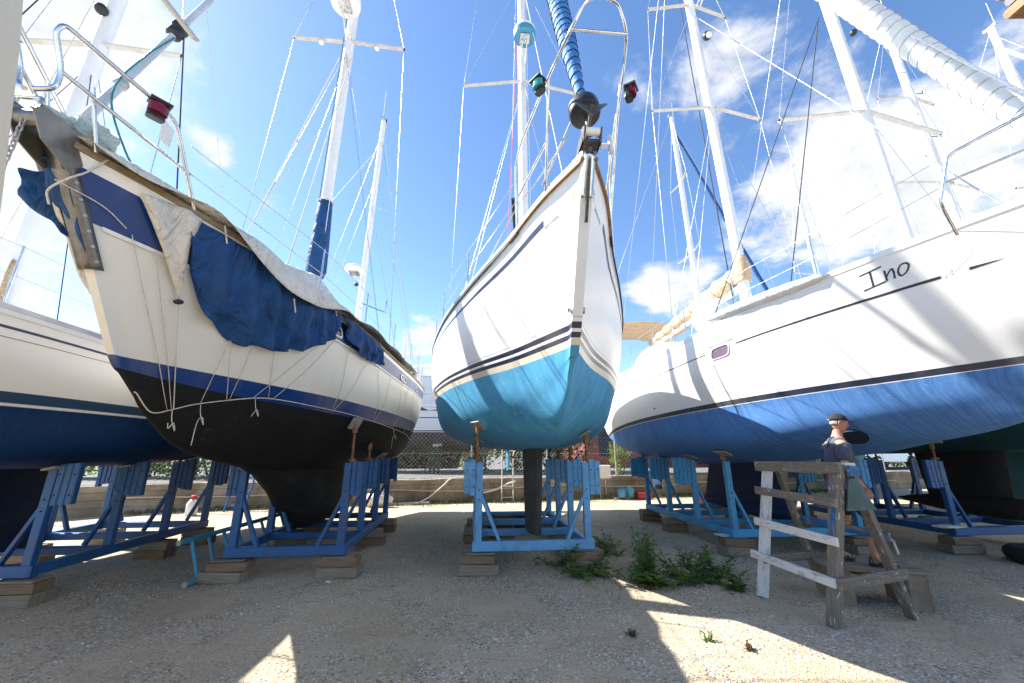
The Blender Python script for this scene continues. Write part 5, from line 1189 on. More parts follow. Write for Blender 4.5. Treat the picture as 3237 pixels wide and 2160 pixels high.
def leaves(mb, c, r, n, size, rng, flat=.0):
    """leaf quads in clumps spread through an ellipsoid"""
    cl = []
    for _ in range(max(6, n//28)):
        while True:
            p = V(rng.uniform(-1, 1), rng.uniform(-1, 1), rng.uniform(-1, 1))
            if p.length < 1: break
        cl.append(p*(.55 + .45*p.length))
    for k in range(n):
        q = rng.choice(cl) + V(rng.gauss(0, .13), rng.gauss(0, .13), rng.gauss(0, .13)); p = V(c) + V(q.x*r[0], q.y*r[1], q.z*r[2])
        d = V(rng.gauss(0, 1), rng.gauss(0, 1), rng.gauss(0, .7) + .2).normalized(); s_ = V(rng.gauss(0, 1), rng.gauss(0, 1), rng.gauss(0, 1)); x = d.cross(s_).normalized(); l_ = size*rng.uniform(.6, 1.3); w = l_*.38
        mb.add([p - d*l_*.5, p + x*w*.5 + d*.05*l_, p + d*l_*.5, p - x*w*.5 + d*.05*l_], [(0, 1, 2, 3)])
def bush(label, c, r, mat, n=2200, size=.10, name='bush', cat='bush', trunk=True, seed=1):
    rng = random.Random(seed); t = thing(name, label, cat, (c[0], c[1], c[2]), 0, 'bushes beyond the fence')
    mb = MB(); leaves(mb, (0, 0, r[2]*.95 + (.6 if cat == 'tree' else .05)), r, n, size, rng); mb.build('crown', M[mat], t)
    zb = r[2]*.95 + (.6 if cat == 'tree' else .05)
    for k in range(4 if cat == 'bush' else 1):
        a = rng.uniform(0, 6.3); b = V(math.cos(a)*r[0]*.45, math.sin(a)*r[1]*.45, zb); base = V(math.cos(a)*.08, math.sin(a)*.08, -.1) if cat == 'bush' else V(0, 0, -.1)
        tr = MB().tube(smoothpath([base, base.lerp(b, .5) + V(rng.uniform(-.1, .1), rng.uniform(-.1, .1), 0), b]), [.07 - .055*i/12 if cat == 'tree' else .03 - .02*i/12 for i in range(13)], 7).build('trunk' if cat == 'tree' else 'stem', M['bark'], t, smooth=60)
        for j in range(5 if cat == 'tree' else 2):
            p = base.lerp(b, rng.uniform(.4, .9)); MB().tube([p, p + V(rng.uniform(-.6, .6)*r[0], rng.uniform(-.6, .6)*r[1], rng.uniform(.2, .6)*r[2])], [.02, .006], 6).build('limb', M['bark'], tr)
    return t
ORD = ['first', 'second', 'third', 'fourth', 'fifth', 'sixth', 'seventh', 'eighth', 'ninth', 'tenth', 'eleventh', 'twelfth', 'thirteenth', 'fourteenth', 'fifteenth', 'sixteenth', 'seventeenth', 'eighteenth', 'nineteenth', 'twentieth']
rb = random.Random(77)
for i in range(20):
    x = -15.5 + 1.75*i + (9.5 if i > 10 else 0); y = wy(x) + rb.uniform(4.2, 6.5) + (1.5 if -8 < x < 0 else 0); mt, cn = rb.choice((('leaf1', 'bright green'), ('leaf2', 'olive'), ('leaf1', 'bright green'), ('leaf3', 'dark green'))); hh = rb.uniform(1.0, 1.5)
    bush('%s bush, %s from the left in the hedge beyond the wall' % (cn, ORD[i]), (x, y, .6), (rb.uniform(1.1, 1.5), 1.0, hh), mt, 3400, .17, seed=10 + i)
bush('slim climbing bush on the fence left of the red shed', (3.75, 14.6, .6), (.35, .3, .8), 'leaf1', 800, .11, seed=99)
for i, (x, y, s_) in enumerate(((-5.5, 26, 1.0), (1.4, 27, .9), (6.4, 31, 1.0), (24, 33, 1.2), (-18, 24, 1.2))):
    o = bush(('slender tree %s' % ['behind the big white boat', 'behind the hedge beyond the fin keel', 'behind the red shed', 'far beyond the right wall', 'far left beyond the wall'][i]), (x, y, .6), (1.5*s_, 1.4*s_, 1.1*s_), 'leaf3', 4200, .17, 'tree', 'tree', seed=40 + i); o['group'] = 'trees beyond the hedge'
# red shed
M['redwall'] = pmat('red painted wall', (.23, .045, .035), .2, 1.5, .85, dirt=(.32, .14, .10), dirt_amt=.5, bump=.3)
M['roofgrey'] = pmat('grey corrugated roof sheet', (.40, .41, .43), .12, 3, .6)
sh = thing('red_shed', 'low red painted shed with grey roof beyond the fence', 'shed', (7.2, 24.5, .3), .2)
MB().box((0, 0, .95), (7.6, 4, 1.9)).build('wall', M['redwall'], sh)
mb = MB(); rows = []
for y, z in ((-2.3, 1.84), (0, 2.9), (2.3, 1.84)):
    rows.append([(-4 + .1*i, y, z + .03*math.sin(i*math.pi/2.) + (.06 if y == 0 else .06)) for i in range(81)])
o = mb.grid(rows).build('roof', M['roofgrey'], sh, smooth=40); o.modifiers.new('s', 'SOLIDIFY').thickness = .02
for sx in (-1, 1): fixn(MB().prism([(sx*3.78, -2, 1.9), (sx*3.78, 2, 1.9), (sx*3.78, 0, 2.86)], (0, 0, 0), (sx*.02, 0, 0)).build('gable', M['redwall'], sh))
w_ = MB().box((-1.2, -2.02, 1.15), (.42, .04, .12)).build('vent', M['whitegel'], sh)
dr = MB().box((1.6, -2.02, .9), (.9, .05, 1.75)).build('door', M['teak'], sh); MB().ball((1.25, -2.07, .9), .03, 8, 6).build('handle', M['steel'], dr)
# parked car above the wall on the right
M['carwhite'] = pmat('white car paint', (.75, .76, .78), .03, 3, .2, coat=.5); M['carglass'] = pmat('blue tinted windscreen', (.10, .17, .30), .3, 14, .1, spec=.8)
car = thing('parked_car', 'white car parked above the wall behind the man', 'car', (18.0, 20.6, .615), R(200))
prof = [(-2.0, .35), (-2.05, .75), (-1.9, .98), (-1.35, 1.05), (-.75, 1.45), (.75, 1.5), (1.5, 1.1), (2.0, .95), (2.1, .6), (2.05, .35)]
mb = MB(); rows = []
for y, sc in ((-.85, .96), (-.78, 1.), (0, 1.015), (.78, 1.), (.85, .96)): rows.append([(x*1., y*(1 if z < 1.06 else .86), .35 + (z - .35)*sc) for x, z in prof])
mb.grid(rows); n = len(prof); mb.f += [tuple(range(n)), tuple(4*n + k for k in range(n))[::-1], ]; fixn(mb.build('body', M['carwhite'], car, smooth=40))
fixn(MB().prism([(-1.36, -.68, 1.09), (-1.36, .68, 1.09), (-.84, .64, 1.44), (-.84, -.64, 1.44)], (0, 0, 0), (-.02, 0, .03)).build('windscreen', M['carglass'], car))
fixn(MB().prism([(1.42, -.66, 1.18), (1.42, .66, 1.18), (.85, .62, 1.48), (.85, -.62, 1.48)], (0, 0, 0), (.02, 0, .03)).build('rear_window', M['carglass'], car))
for sy in (-1, 1):
    for x0, x1 in ((-1.05, -.05), (.05, 1.1)): fixn(MB().prism([(x0, sy*.80, 1.06), (x1, sy*.80, 1.06), (x1 - .12, sy*.70, 1.4), (x0 + .22, sy*.70, 1.4)], (0, 0, 0), (0, sy*.025, 0)).build('side_window', M['carglass'], car))
    for x in (-1.3, 1.3):
        wo = MB().cyl((x, sy*.72, .31), (x, sy*.9, .31), .31, n=24).build('wheel', M['rubber'], car, smooth=50); MB().cyl((x, sy*.895, .31), (x, sy*.91, .31), .19, n=20).build('rim', M['alubare'], wo, smooth=50)
    MB().ball((-2.0, sy*.6, .72), .11, 12, 8, (.5, 1, .7)).build('headlight', M['dome'], car, smooth=180)
# ---------------------------------------------------------------- props
def board(name, a, b, w, t, mat, parent=None, up=(0, 0, 1), jit=.004, ch=.004):
    a, b = V(a), V(b); d = b - a; L_ = d.length; x = d.normalized(); y = V(up).cross(x)
    if y.length < 1e-3: y = V(0, 1, 0).cross(x)
    y.normalize(); z = x.cross(y)
    mb = MB().cbox((0, 0, 0), (L_, t, w), None, ch); mb.v = [tuple(q + random.uniform(-jit, jit) for q in p) for p in mb.v]
    o = mb.build(name, mat, parent); uvbox(o); M4 = Matrix((x, y, z)).transposed().to_4x4(); M4.translation = (a + b)/2
    o.matrix_local = M4; return o
tr = thing('wooden_trestle', 'paint splashed wooden A-frame trestle standing on the gravel in front of the man', 'trestle', (2.98, 4.25, 0))
def T(x, y, z): return V(x - 2.98, y - 4.25, z)
N0, N1, F0, F1 = T(2.66, 3.80, 0), T(3.02, 3.87, 1.29), T(2.52, 4.54, 0), T(2.84, 4.62, 1.29); R0, R1, B0, B1 = T(3.50, 4.0, 0), T(3.16, 3.92, 1.24), T(3.28, 4.76, 0), T(2.97, 4.67, 1.24)
fu = (N1 - N0).cross(F0 - N0).normalized()
board('post', N0, N1, .085, .085, M['trestle'], tr, fu); board('post', F0, F1, .075, .075, M['trestlew'], tr, fu)
board('leg', R0, R1, .10, .045, M['trestle'], tr, (0, 1, 0)); board('leg', B0, B1, .08, .045, M['trestle'], tr, (0, 1, 0))
def onp(a, b, z): return a.lerp(b, z/(b.z - a.z))
for z, mt, e0, e1, w in ((.97, 'trestle', .08, .05, .075), (.66, 'trestlew', .07, .07, .07), (.345, 'trestlew', .10, .06, .07)):
    a, b = onp(F0, F1, z + .01), onp(N0, N1, z - .02); d = (b - a).normalized(); o_ = -fu*.062 if fu.x > 0 else fu*.062
    board('rail', a - d*e0 + o_, b + d*e1 + o_, w, .03, M[mt], tr, (0, 0, 1))
a, b = onp(F0, F1, 1.235), onp(N0, N1, 1.245); d = (b - a).normalized(); o_ = -fu*.06 if fu.x > 0 else fu*.06
board('top_rail', a - d*.1 + o_, b + d*.08 + o_, .105, .032, M['trestle'], tr)
board('top_board', a + V(.11, .02, .045) - d*.05, b + V(.1, .02, .045) + d*.05, .12, .03, M['trestlew'], tr, (1, 0, 0))
a, b = onp(N0, N1, .335), onp(R0, R1, .36); d = (b - a).normalized(); board('end_rail', a - d*.04 + V(0, -.058, 0), b + d*.09 + V(0, -.058, 0), .085, .03, M['trestle'], tr)
a, b = onp(F0, F1, .345), onp(B0, B1, .345); d = (b - a).normalized(); board('end_rail', a - d*.04 + V(0, -.05, 0), b + d*.05 + V(0, -.05, 0), .07, .03, M['trestle'], tr)
for z, mt in ((.70, 'trestleb'), (.30, 'trestle')):
    a, b = onp(B0, B1, z), onp(R0, R1, z - .03); d = (b - a).normalized(); board('back_rail', a - d*.05 + V(.045, 0, 0), b + d*.06 + V(.045, 0, 0), .075, .028, M[mt], tr)
M['plate'] = pmat('paint stained plywood plate', (.06, .115, .12), .4, 5, .7, dirt=(.03, .06, .13), dirt_amt=.8, dirt_scale=6, bump=.2)
a, b, c_, d_ = onp(N0, N1, 1.17) + V(.05, -.055, 0), onp(R0, R1, 1.17) + V(-.02, -.055, 0), onp(R0, R1, .90) + V(.04, -.055, 0), onp(N0, N1, .90) + V(.045, -.055, 0)
fixn(MB().prism([a, b, c_, d_], (0, 0, 0), (0, -.016, 0)).build('gusset_plate', M['plate'], tr)); board('spacer_block', onp(N0, N1, 1.235) + V(.055, -.06, 0), onp(R0, R1, 1.23) + V(.02, -.06, 0), .09, .03, M['trestleb'], tr)
a, b = onp(N0, N1, .62), onp(N0, N1, .98); o_ = (-fu if fu.x > 0 else fu)*.0445; board('paint_patch', a + o_, b + o_, .078, .004, M['trestleb'], tr, (0, 1, 0), .001, .001)
MB().tube(bendpath([onp(R0, R1, .62) + V(.05, -.03, .05), onp(R0, R1, .6) + V(.09, -.03, .03), onp(R0, R1, .55) + V(.10, -.03, -.03)], .02), .012, 8).build('hook', M['galv'], tr, smooth=60)

# ladders
M['ladblue'] = pmat('sky blue painted ladder', (.05, .30, .50), .15, 5, .55, dirt=(.2, .2, .2), dirt_amt=.3)
M['ladblue2'] = pmat('blue painted ladder', (.03, .14, .36), .15, 5, .6)
def ladder(label, a, axis, side, length, width, nr, mat, r=.028, rr=.02, box=False):
    t = thing('ladder', label, 'ladder', a); ax, sd = V(axis).normalized(), V(side).normalized()
    for s_ in (0, 1):
        p = sd*width*s_
        so = MB().tube([p, p + ax*length], r, 10).build('stile', M[mat], t, smooth=60)
        for e in (0, length): MB().tube([p + ax*(e - .01), p + ax*(e + .01)], r*1.04, 10).build('stile_end', M['timber2'] if False else M['padply'], so)
    for k in range(nr):
        q = length*(.06 + .88*k/(nr - 1)); MB().tube([ax*q, ax*q + sd*width], rr, 8).build('rung', M[mat], t, smooth=60)
    return t
ladder('sky blue ladder lying on its edge beside the ketch cradle', (-3.5, 4.80, .03), (-.03, 1, .0), (-.25, .12, .4), 3.2, .47, 11, 'ladblue')
ladder('blue ladder leaning against the wall behind the ketch', (-7.0, 10.42, .0), (.02, .28, 1), (1, .27, 0), 2.3, .42, 7, 'ladblue2', .022, .016)
M['ladalu'] = pmat('grubby aluminium ladder', (.55, .52, .46), .15, 8, .55, metal=.3, dirt=(.3, .24, .16), dirt_amt=.4)
ladder('aluminium ladder leaning on the wall behind the fin keel', (-.30, 12.42, .0), (.0, .26, 1), (1, .2, 0), 2.1, .34, 7, 'ladalu', .018, .014)
ladder('sky blue ladder lying on the ground at the far right', (10.1, 8.6, .03), (.25, -1, 0), (.3, .1, .35), 2.8, .45, 9, 'ladblue')
# stands under the boat beyond the fence
M['standdark'] = pmat('dark green steel stand', (.02, .035, .03), .2, 6, .6)
for i, (x, y) in enumerate(((-4.75, 15.9), (-3.0, 16.1), (-6.9, 15.8), (-1.2, 16.2))):
    t = thing('boat_stand', ['dark stand under the big white boat, left one of the near pair', 'dark stand with a pale pad nearest the light blue cradle', 'dark stand under the left end of the big white boat', 'dark stand hidden behind the light blue cradle'][i], 'boat stand', (x, y, .615), 0, 'stands under the big white boat')
    MB().tube([(0, 0, 0), (0, 0, .85)], .045, 10).build('post', M['standdark'], t, smooth=60); MB().tube([(.16, 0, 0), (.16, 0, .85)], .045, 10).build('post', M['standdark'], t, smooth=60)
    MB().beam((-.42, 0, 0), (-.03, 0, .72), .05, .05).build('brace', M['standdark'], t); MB().beam((-.2, .0, 0), (.1, 0, .72), .05, .05).build('brace', M['standdark'], t)
    MB().box((.08, 0, .78), (.32, .12, .3)).build('head_block', M['standdark'], t); MB().tube([(.08, 0, .9), (.08, 0, 1.02)], .025, 8).build('jack_screw', M['rust'], t)
    MB().box((.08, 0, 1.05), (.32, .2, .10), Matrix.Rotation(-.1, 3, 'Y')).build('pad', M['padply'], t)
t = thing('boat_stand', 'dark green stand beyond the wall at the left', 'boat stand', (-9.4, 12.4, .615)); 
MB().tube([(0, 0, 0), (0, 0, 1.1)], .045, 8).build('post', M['standdark'], t); MB().beam((-.5, 0, 0), (0, 0, .95), .05, .05).build('brace', M['standdark'], t); MB().beam((.45, 0, 0), (0, 0, .95), .05, .05).build('brace', M['standdark'], t)
# hoses
M['hose'] = pmat('pale pink hose', (.62, .47, .38), .12, 20, .6); M['hosew'] = pmat('white corrugated hose', (.66, .64, .6), .12, 40, .6)
pts = [(x, wy(x) - .03, .36 + .05*math.sin(x*1.1) + .03*fold(x*1.3, 0, 1)) for x in [-9 + .5*i for i in range(50)]]
o = MB().tube(smoothpath(pts, 4), .018, 7).build('hose', M['hose'], smooth=180); setp(o, 'pale pink hose running along the face of the wall', 'hose')
o = MB().tube(smoothpath([(-1.2, 12.62, .66), (-1.75, 12.28, .66), (-1.95, 12.16, .5), (-2.15, 12.05, .33), (-2.4, 11.9, .14), (-2.75, 11.72, .02), (-3.3, 11.6, .02)]), .02, 7).build('hose', M['hosew'], smooth=180); setp(o, 'white hose curving down the wall to the ground', 'hose')
o = MB().tube(smoothpath([(-1.1, 12.46, .2), (-.8, 12.5, .26), (-.45, 12.6, .34), (-.2, 12.66, .46), (.1, 12.74, .55)]), .03, 8).build('hose', M['hosew'], smooth=180); setp(o, 'fat white hose crossing behind the aluminium ladder', 'hose')
o = MB().tube(smoothpath([(-5.05, 10.0, 1.1), (-5.0, 9.6, .7), (-4.95, 9.2, .3), (-4.85, 8.6, .02), (-4.4, 8.2, .02), (-3.9, 8.6, .02)]), .012, 7).build('cable', M['ropedark'], smooth=180); setp(o, 'dark green cable trailing to the ground left of the ketch cradle', 'cable')
o = MB().tube([(-3.9, 11.45, .04), (-2.3, 11.85, .04)], .04, 10).build('pipe', M['galv'], smooth=60); setp(o, 'grey pipe lying at the foot of the wall', 'pipe')
# box on the fence
t = thing('utility_box', 'white utility box on a pipe at the wall right of the light blue cradle', 'box', (2.92, 13.42, 0), .26)
MB().cbox((0, 0, .80), (.42, .2, .40), None, .02).build('case', M['whitegel'], t); MB().box((.03, -.108, .80), (.34, .012, .33)).build('lid', M['dome'], t)
MB().tube(bendpath([(-.12, .05, .6), (-.12, .02, .05)], .02), .018, 8).build('pipe', M['hose'], t); MB().tube([(.08, .04, .6), (.1, .04, .1)], .012, 8).build('pipe', M['hose'], t)
# cans and tool boxes
M['cancyan'] = pmat('sky blue can', (.10, .36, .55), .12, 6, .4, dirt=(.3, .3, .3), dirt_amt=.3); M['redplastic'] = pmat('red plastic', (.42, .02, .02), .12, 5, .4)
pb = board('plank', (3.2, 13.25, .02), (4.3, 13.55, .02), .12, .03, M['timber2'], None, (0, 1, 0)); setp(pb, 'dark plank under the two sky blue cans', 'plank')
for i, (x, hh) in enumerate(((3.44, .26), (3.72, .3))):
    t = thing('paint_can', ['short grimy blue gas can at the foot of the wall', 'taller clean blue paint can beside the short one at the wall'][i], 'can', (x, 13.28 + .27*(x - 3.4), .035))
    fixn(MB().lathe([(.11, 0), (.125, .02), (.125, hh*.8), (.11, hh*.9), (.07, hh*.97), (.05, hh)], 20).build('body', M['cancyan'], t, smooth=40)); MB().tube([V(.06*math.cos(a), 0, hh + .06*math.sin(a)) for a in [k*.35 for k in range(10)]], .008, 6).build('handle', M['galv'], t)
t = thing('tool_box', 'flat red tool box on the ground by the blue cans', 'tool box', (4.12, 13.32, 0), .2)
MB().cbox((0, 0, .07), (.46, .2, .14), None, .012).build('case', M['redplastic'], t); MB().cbox((0, 0, .155), (.44, .19, .03), None, .01).build('lid', M['redplastic'], t); MB().tube(bendpath([(-.08, 0, .17), (-.08, 0, .2), (.08, 0, .2), (.08, 0, .17)], .02), .008, 6).build('handle', M['black'], t)
t = thing('plastic_crate', 'dark red crate behind the cradle of the boat named Ino', 'crate', (5.2, 11.2, 0), .1)
for (c_, s_) in (((0, 0, .02), (.5, .34, .04)), ((0, -.16, .18), (.5, .02, .32)), ((0, .16, .18), (.5, .02, .32)), ((-.24, 0, .18), (.02, .3, .32)), ((.24, 0, .18), (.02, .3, .32))): MB().box(c_, s_).build('panel', M['redplastic'], t)
# cardboard box inside the light blue cradle
M['card'] = pmat('brown cardboard', (.20, .115, .06), .12, 4, .9); M['greycard'] = pmat('pale side of the box', (.42, .41, .40), .1, 4, .9)
t = thing('cardboard_box', 'open brown cardboard box between the posts of the light blue cradle', 'cardboard box', (-.2, 7.5, .0), .1)
for (c_, s_) in (((0, 0, .015), (.46, .36, .02)), ((0, -.18, .16), (.46, .008, .30)), ((0, .18, .16), (.46, .008, .30)), ((-.23, 0, .16), (.008, .35, .30)), ((.23, 0, .16), (.008, .35, .30))): MB().box(c_, s_).build('side', M['card'], t)
MB().box((.30, 0, .27), (.14, .34, .006), Matrix.Rotation(R(55), 3, 'Y')).build('flap', M['card'], t); MB().box((0, -.23, .27), (.44, .12, .006), Matrix.Rotation(R(35), 3, 'X')).build('flap', M['card'], t)
o = MB().cbox((0, 0, .14), (.34, .3, .28), None, .01).build('crate', M['black']); o.location = (.2, 8.0, 0); setp(o, 'black box behind the cardboard box in the light blue cradle', 'crate')
bundle('plastic_roll', (-3.55, 11.3, .2), (.34, .16, .17), 'canvas_white', 'crumpled white plastic sheet heaped against the wall', 'plastic sheet', 9.1, None, .3)
t = thing('bottle', 'white bottle with a red cap standing by the wall at the left', 'bottle', (-7.4, 9.9, 0)); fixn(MB().lathe([(.10, 0), (.115, .02), (.115, .26), (.07, .33), (.04, .35)], 18).build('body', M['dome'], t, smooth=40)); fixn(MB().lathe([(.05, .345), (.06, .35), (.06, .42), (.02, .44)], 14).build('cap', M['redplastic'], t, smooth=40))
t = thing('tyre', 'black tyre lying at the right edge', 'tyre', (6.95, 5.75, 0))
mb = MB(); mb.tube([V(.27*math.cos(a), .27*math.sin(a), .1) for a in [2*math.pi*k/28 for k in range(28)]], .1, 10, closed=True); mb.build('tread', M['rubber'], t, smooth=180)
bundle('plastic_bag', (6.35, 6.3, .36), (.22, .1, .02), 'canvas_white', 'flattened white and yellow bag on the timber of the bulb keel cradle', 'bag', 3.3, None, .3)
for i, (x, y, c_) in enumerate(((-2.05, 5.0, 'whitegel'), (2.25, 4.62, 'redplastic'), (1.05, 2.75, 'whitegel'))):
    o = MB().box((0, 0, .006), (.05, .03, .008)).build('litter', M[c_]); o.location = (x, y, gz(x, y) + .002); o.rotation_euler = (.1, .1, i*1.1); setp(o, ['small white scrap on the gravel near the ketch cradle', 'small red scrap on the gravel among the weeds', 'small white scrap on the sunlit gravel'][i], 'litter')
o = MB().box((0, 0, 0), (.62, .2, .006)).build('cardboard_sheet', M['whitegel']); o.location = (3.28, 6.33, .245); o.rotation_euler = (0, 0, .1); setp(o, 'white packing sheet under the front left corner of the cradle of Ino', 'packing sheet')

# low step the man stands on
t = thing('work_platform', 'low grey plank platform beside the trestle on which the man stands', 'platform', (3.52, 4.42, 0), -.25)
for k in range(3): board('plank', (-.42, -.16 + .14*k, .315), (.42, -.15 + .14*k, .315), .13, .03, M['timber'], t, (0, 1, 0))
for sx in (-1, 1): MB().cbox((sx*.3, 0, .148), (.16, .4, .295), None, .01).build('concrete_block', M['conc'], t)
# ---------------------------------------------------------------- weeds
M['weed'] = leafmat('weed leaves', (.06, .14, .02), (.11, .22, .035), (.19, .30, .055)); M['weedred'] = leafmat('reddish weed leaves', (.12, .05, .03), (.16, .07, .04), (.10, .12, .03)); M['grass'] = leafmat('dry grass blades', (.07, .10, .025), (.13, .14, .05), (.22, .19, .08))
def leaf(mb, p, d, l_, w, droop, rng):
    d = V(d).normalized(); x = d.cross(V(0, 0, 1)); x = x.normalized() if x.length > .05 else V(1, 0, 0); P = []
    for k, (t, ww) in enumerate(((0, .12), (.3, .9), (.6, 1.), (.85, .6), (1, .03))):
        c = p + d*l_*t + V(0, 0, -droop*t*t*l_); P += [c - x*w*ww*.5, c + V(0, 0, -.10*w*ww), c + x*w*ww*.5]
    mb.add(P, [(k*3 + j, k*3 + j + 1, k*3 + j + 4, k*3 + j + 3) for k in range(4) for j in range(2)])
def weed(label, x, y, hgt, nst, spread, seed, mat='weed', ll=.12, lw=.03):
    rng = random.Random(seed); t = thing('weed', label, 'weed', (x, y, gz(x, y)), 0, 'weeds growing in the gravel'); lm = MB()
    for k in range(nst):
        a = rng.uniform(0, 6.28); r_ = rng.uniform(0, spread*.35); b = V(math.cos(a)*r_, math.sin(a)*r_, -.01); l_ = hgt*rng.uniform(.45, 1.05); tp = b + V(math.cos(a)*spread*rng.uniform(.1, .6), math.sin(a)*spread*rng.uniform(.1, .6), l_)
        MB().tube(smoothpath([b, b.lerp(tp, .5) + V(rng.uniform(-.02, .02), rng.uniform(-.02, .02), .02), tp], 3), [.006, .0055, .005, .0045, .004, .003, .002], 5).build('stem', M[mat], t)
        n = int(7 + 14*l_/.4)
        for j in range(n):
            q = (j + .5)/n; p = b.lerp(tp, q); an = j*2.4 + rng.uniform(-.4, .4); el = rng.uniform(.2, 1.0)
            leaf(lm, p, (math.cos(an), math.sin(an), el), ll*rng.uniform(.6, 1.25)*(1.15 - .5*q), lw*rng.uniform(.7, 1.2), rng.uniform(.2, .6), rng)
    lm.build('leaves', M[mat], t, kind='stuff'); return t
WD = [('tallest leafy weed between the middle cradle and the trestle', 1.62, 5.22, .62, 9, .34, 1), ('bushy weed clump just right of the tallest weed', 1.98, 5.2, .42, 9, .36, 2), ('spreading weed left of the trestle, right of the bushy clump', 2.35, 5.12, .34, 7, .34, 3), ('low broad leaved weed nearest the trestle leg', 2.36, 4.7, .16, 5, .3, 4),
      ('broad leaved weed in front of the right timbers of the light blue cradle', .74, 5.42, .34, 2, .12, 5), ('weed clump left of the sunlit wedge of gravel', .98, 5.55, .2, 7, .34, 6), ('fresh green weed at the tip of the sunlit wedge', 1.17, 5.55, .24, 5, .16, 7), ('weed clump right behind the light blue cradle corner', 1.35, 6.2, .26, 8, .4, 8), ('grassy weed beside the right rail of the light blue cradle', 1.55, 6.7, .22, 6, .4, 9),
      ('small sunlit weed on the edge of the bright wedge', 1.42, 5.0, .17, 5, .12, 11), ('weed in shadow behind the tallest weed', 1.75, 5.6, .36, 5, .3, 12), ('thin weed right of the bushy clump, farther back', 2.2, 5.55, .3, 5, .3, 13), ('low weed far left under the light blue cradle', .55, 5.75, .14, 5, .3, 14)]
WD += [('dense low weeds at the foot of the tallest weed', 1.5, 5.02, .2, 12, .4, 21), ('leafy weed between the bushy clump and the spreading weed', 2.12, 4.98, .26, 9, .32, 22), ('low weeds in front of the light blue cradle timbers', .9, 5.25, .12, 10, .4, 23), ('ground hugging weeds right of the sunlit tip', 1.75, 4.9, .14, 9, .36, 24), ('weeds behind the spreading weed', 2.5, 5.4, .24, 7, .34, 25)]
for lb, x, y, hh, n, sp, sd in WD: weed(lb, x, y, hh*.9, max(2, int(n*.95)), sp*1.15, sd, 'weed', .16 if 'broad' in lb else .14, .05 if 'broad' in lb else .034)
for i, (x, y) in enumerate(((1.42, 4.75), (1.5, 3.55), (1.72, 3.42), (.95, 3.65))): weed(['tiny red stemmed weed in the bright wedge of gravel', 'tiny green weed in the bright wedge, left of a pair', 'tiny reddish weed in the bright wedge, right of a pair', 'tiny reddish weed in the shadow left of the bright wedge'][i], x, y, .07, 4, .07, 30 + i, 'weedred' if i != 1 else 'weed', .05, .012)
rng = random.Random(3); mb = MB()
for k in range(4200):
    if k < 1300:
        cx, cy, r_ = rng.choice([(1.0, 5.5, .4), (1.3, 5.15, .3), (1.5, 6.3, .6), (1.35, 4.9, .25), (2.2, 5.1, .4), (1.0, 5.2, .3), (.2, 6.4, .4), (2.7, 5.6, .5), (4.8, 6.1, .6)]); x, y = rng.gauss(cx, r_), rng.gauss(cy, r_)
        l_ = rng.uniform(.012, .04)
    else:
        x = rng.uniform(-9, 12); y = wy(x) - abs(rng.gauss(.05, .35)); l_ = rng.uniform(.03, .14)
    z = gz(x, y) if y < 12.3 else -.01; a = rng.uniform(0, 6.28); d = V(math.cos(a)*.5, math.sin(a)*.5, 1)*l_; w = V(-math.sin(a), math.cos(a), 0)*.0022*(1 + l_*12); p = V(x, y, z - .003)
    mb.add([p - w, p + w, p + d*.6 + w*.7, p + d + V(math.cos(a), math.sin(a), 0)*l_*.3, p + d*.6 - w*.7], [(0, 1, 2, 3, 4)])
setp(mb.build('grass', M['grass'], kind='stuff'), 'short dry grass scattered through the gravel and along the wall', 'grass')
# ---------------------------------------------------------------- the man
M['skin'] = pmat('tanned skin', (.46, .23, .15), .12, 18, .55); M['shirt'] = pmat('dark blue grey t-shirt', (.075, .085, .125), .2, 25, .9, bump=.35, bscale=30); M['shorts'] = pmat('navy shorts', (.018, .024, .055), .2, 25, .9, bump=.3, bscale=25)
M['cap'] = pmat('black cap cotton', (.022, .022, .024), .2, 40, .9, bump=.2); M['greyhair'] = pmat('short grey hair', (.30, .28, .26), .2, 60, .8, bump=.5, bscale=120); M['leather'] = pmat('dark brown sandal leather', (.035, .025, .02), .25, 20, .7)
def skinmesh(verts, edges, radii, root=0, sub=2):
    me = D.meshes.new('sk'); me.from_pydata(verts, edges, []); ob = D.objects.new('sk', me); COL.objects.link(ob)
    md = ob.modifiers.new('Skin', 'SKIN'); md.use_smooth_shade = True; md.branch_smoothing = .6
    for i, r in enumerate(radii):
        v = me.skin_vertices[0].data[i]; v.radius = r if isinstance(r, tuple) else (r, r); v.use_root = (i == root)
    sb = ob.modifiers.new('Sub', 'SUBSURF'); sb.levels = sub; sb.render_levels = sub
    dg = bpy.context.evaluated_depsgraph_get(); dg.update(); out = D.meshes.new_from_object(ob.evaluated_get(dg)); D.objects.remove(ob); D.meshes.remove(me); return out
def addmesh(name, me, mat, parent):
    me.materials.clear(); me.materials.append(mat); me.polygons.foreach_set('use_smooth', [True]*len(me.polygons)); o = D.objects.new(name, me); COL.objects.link(o); o.parent = parent; me.name = name; return o
pe = thing('person', 'man in a black cap, dark t-shirt, navy shorts and sandals walking behind the trestle', 'person', (3.49, 4.42, .332), R(-16)); pe.scale = (.79, .79, .79)
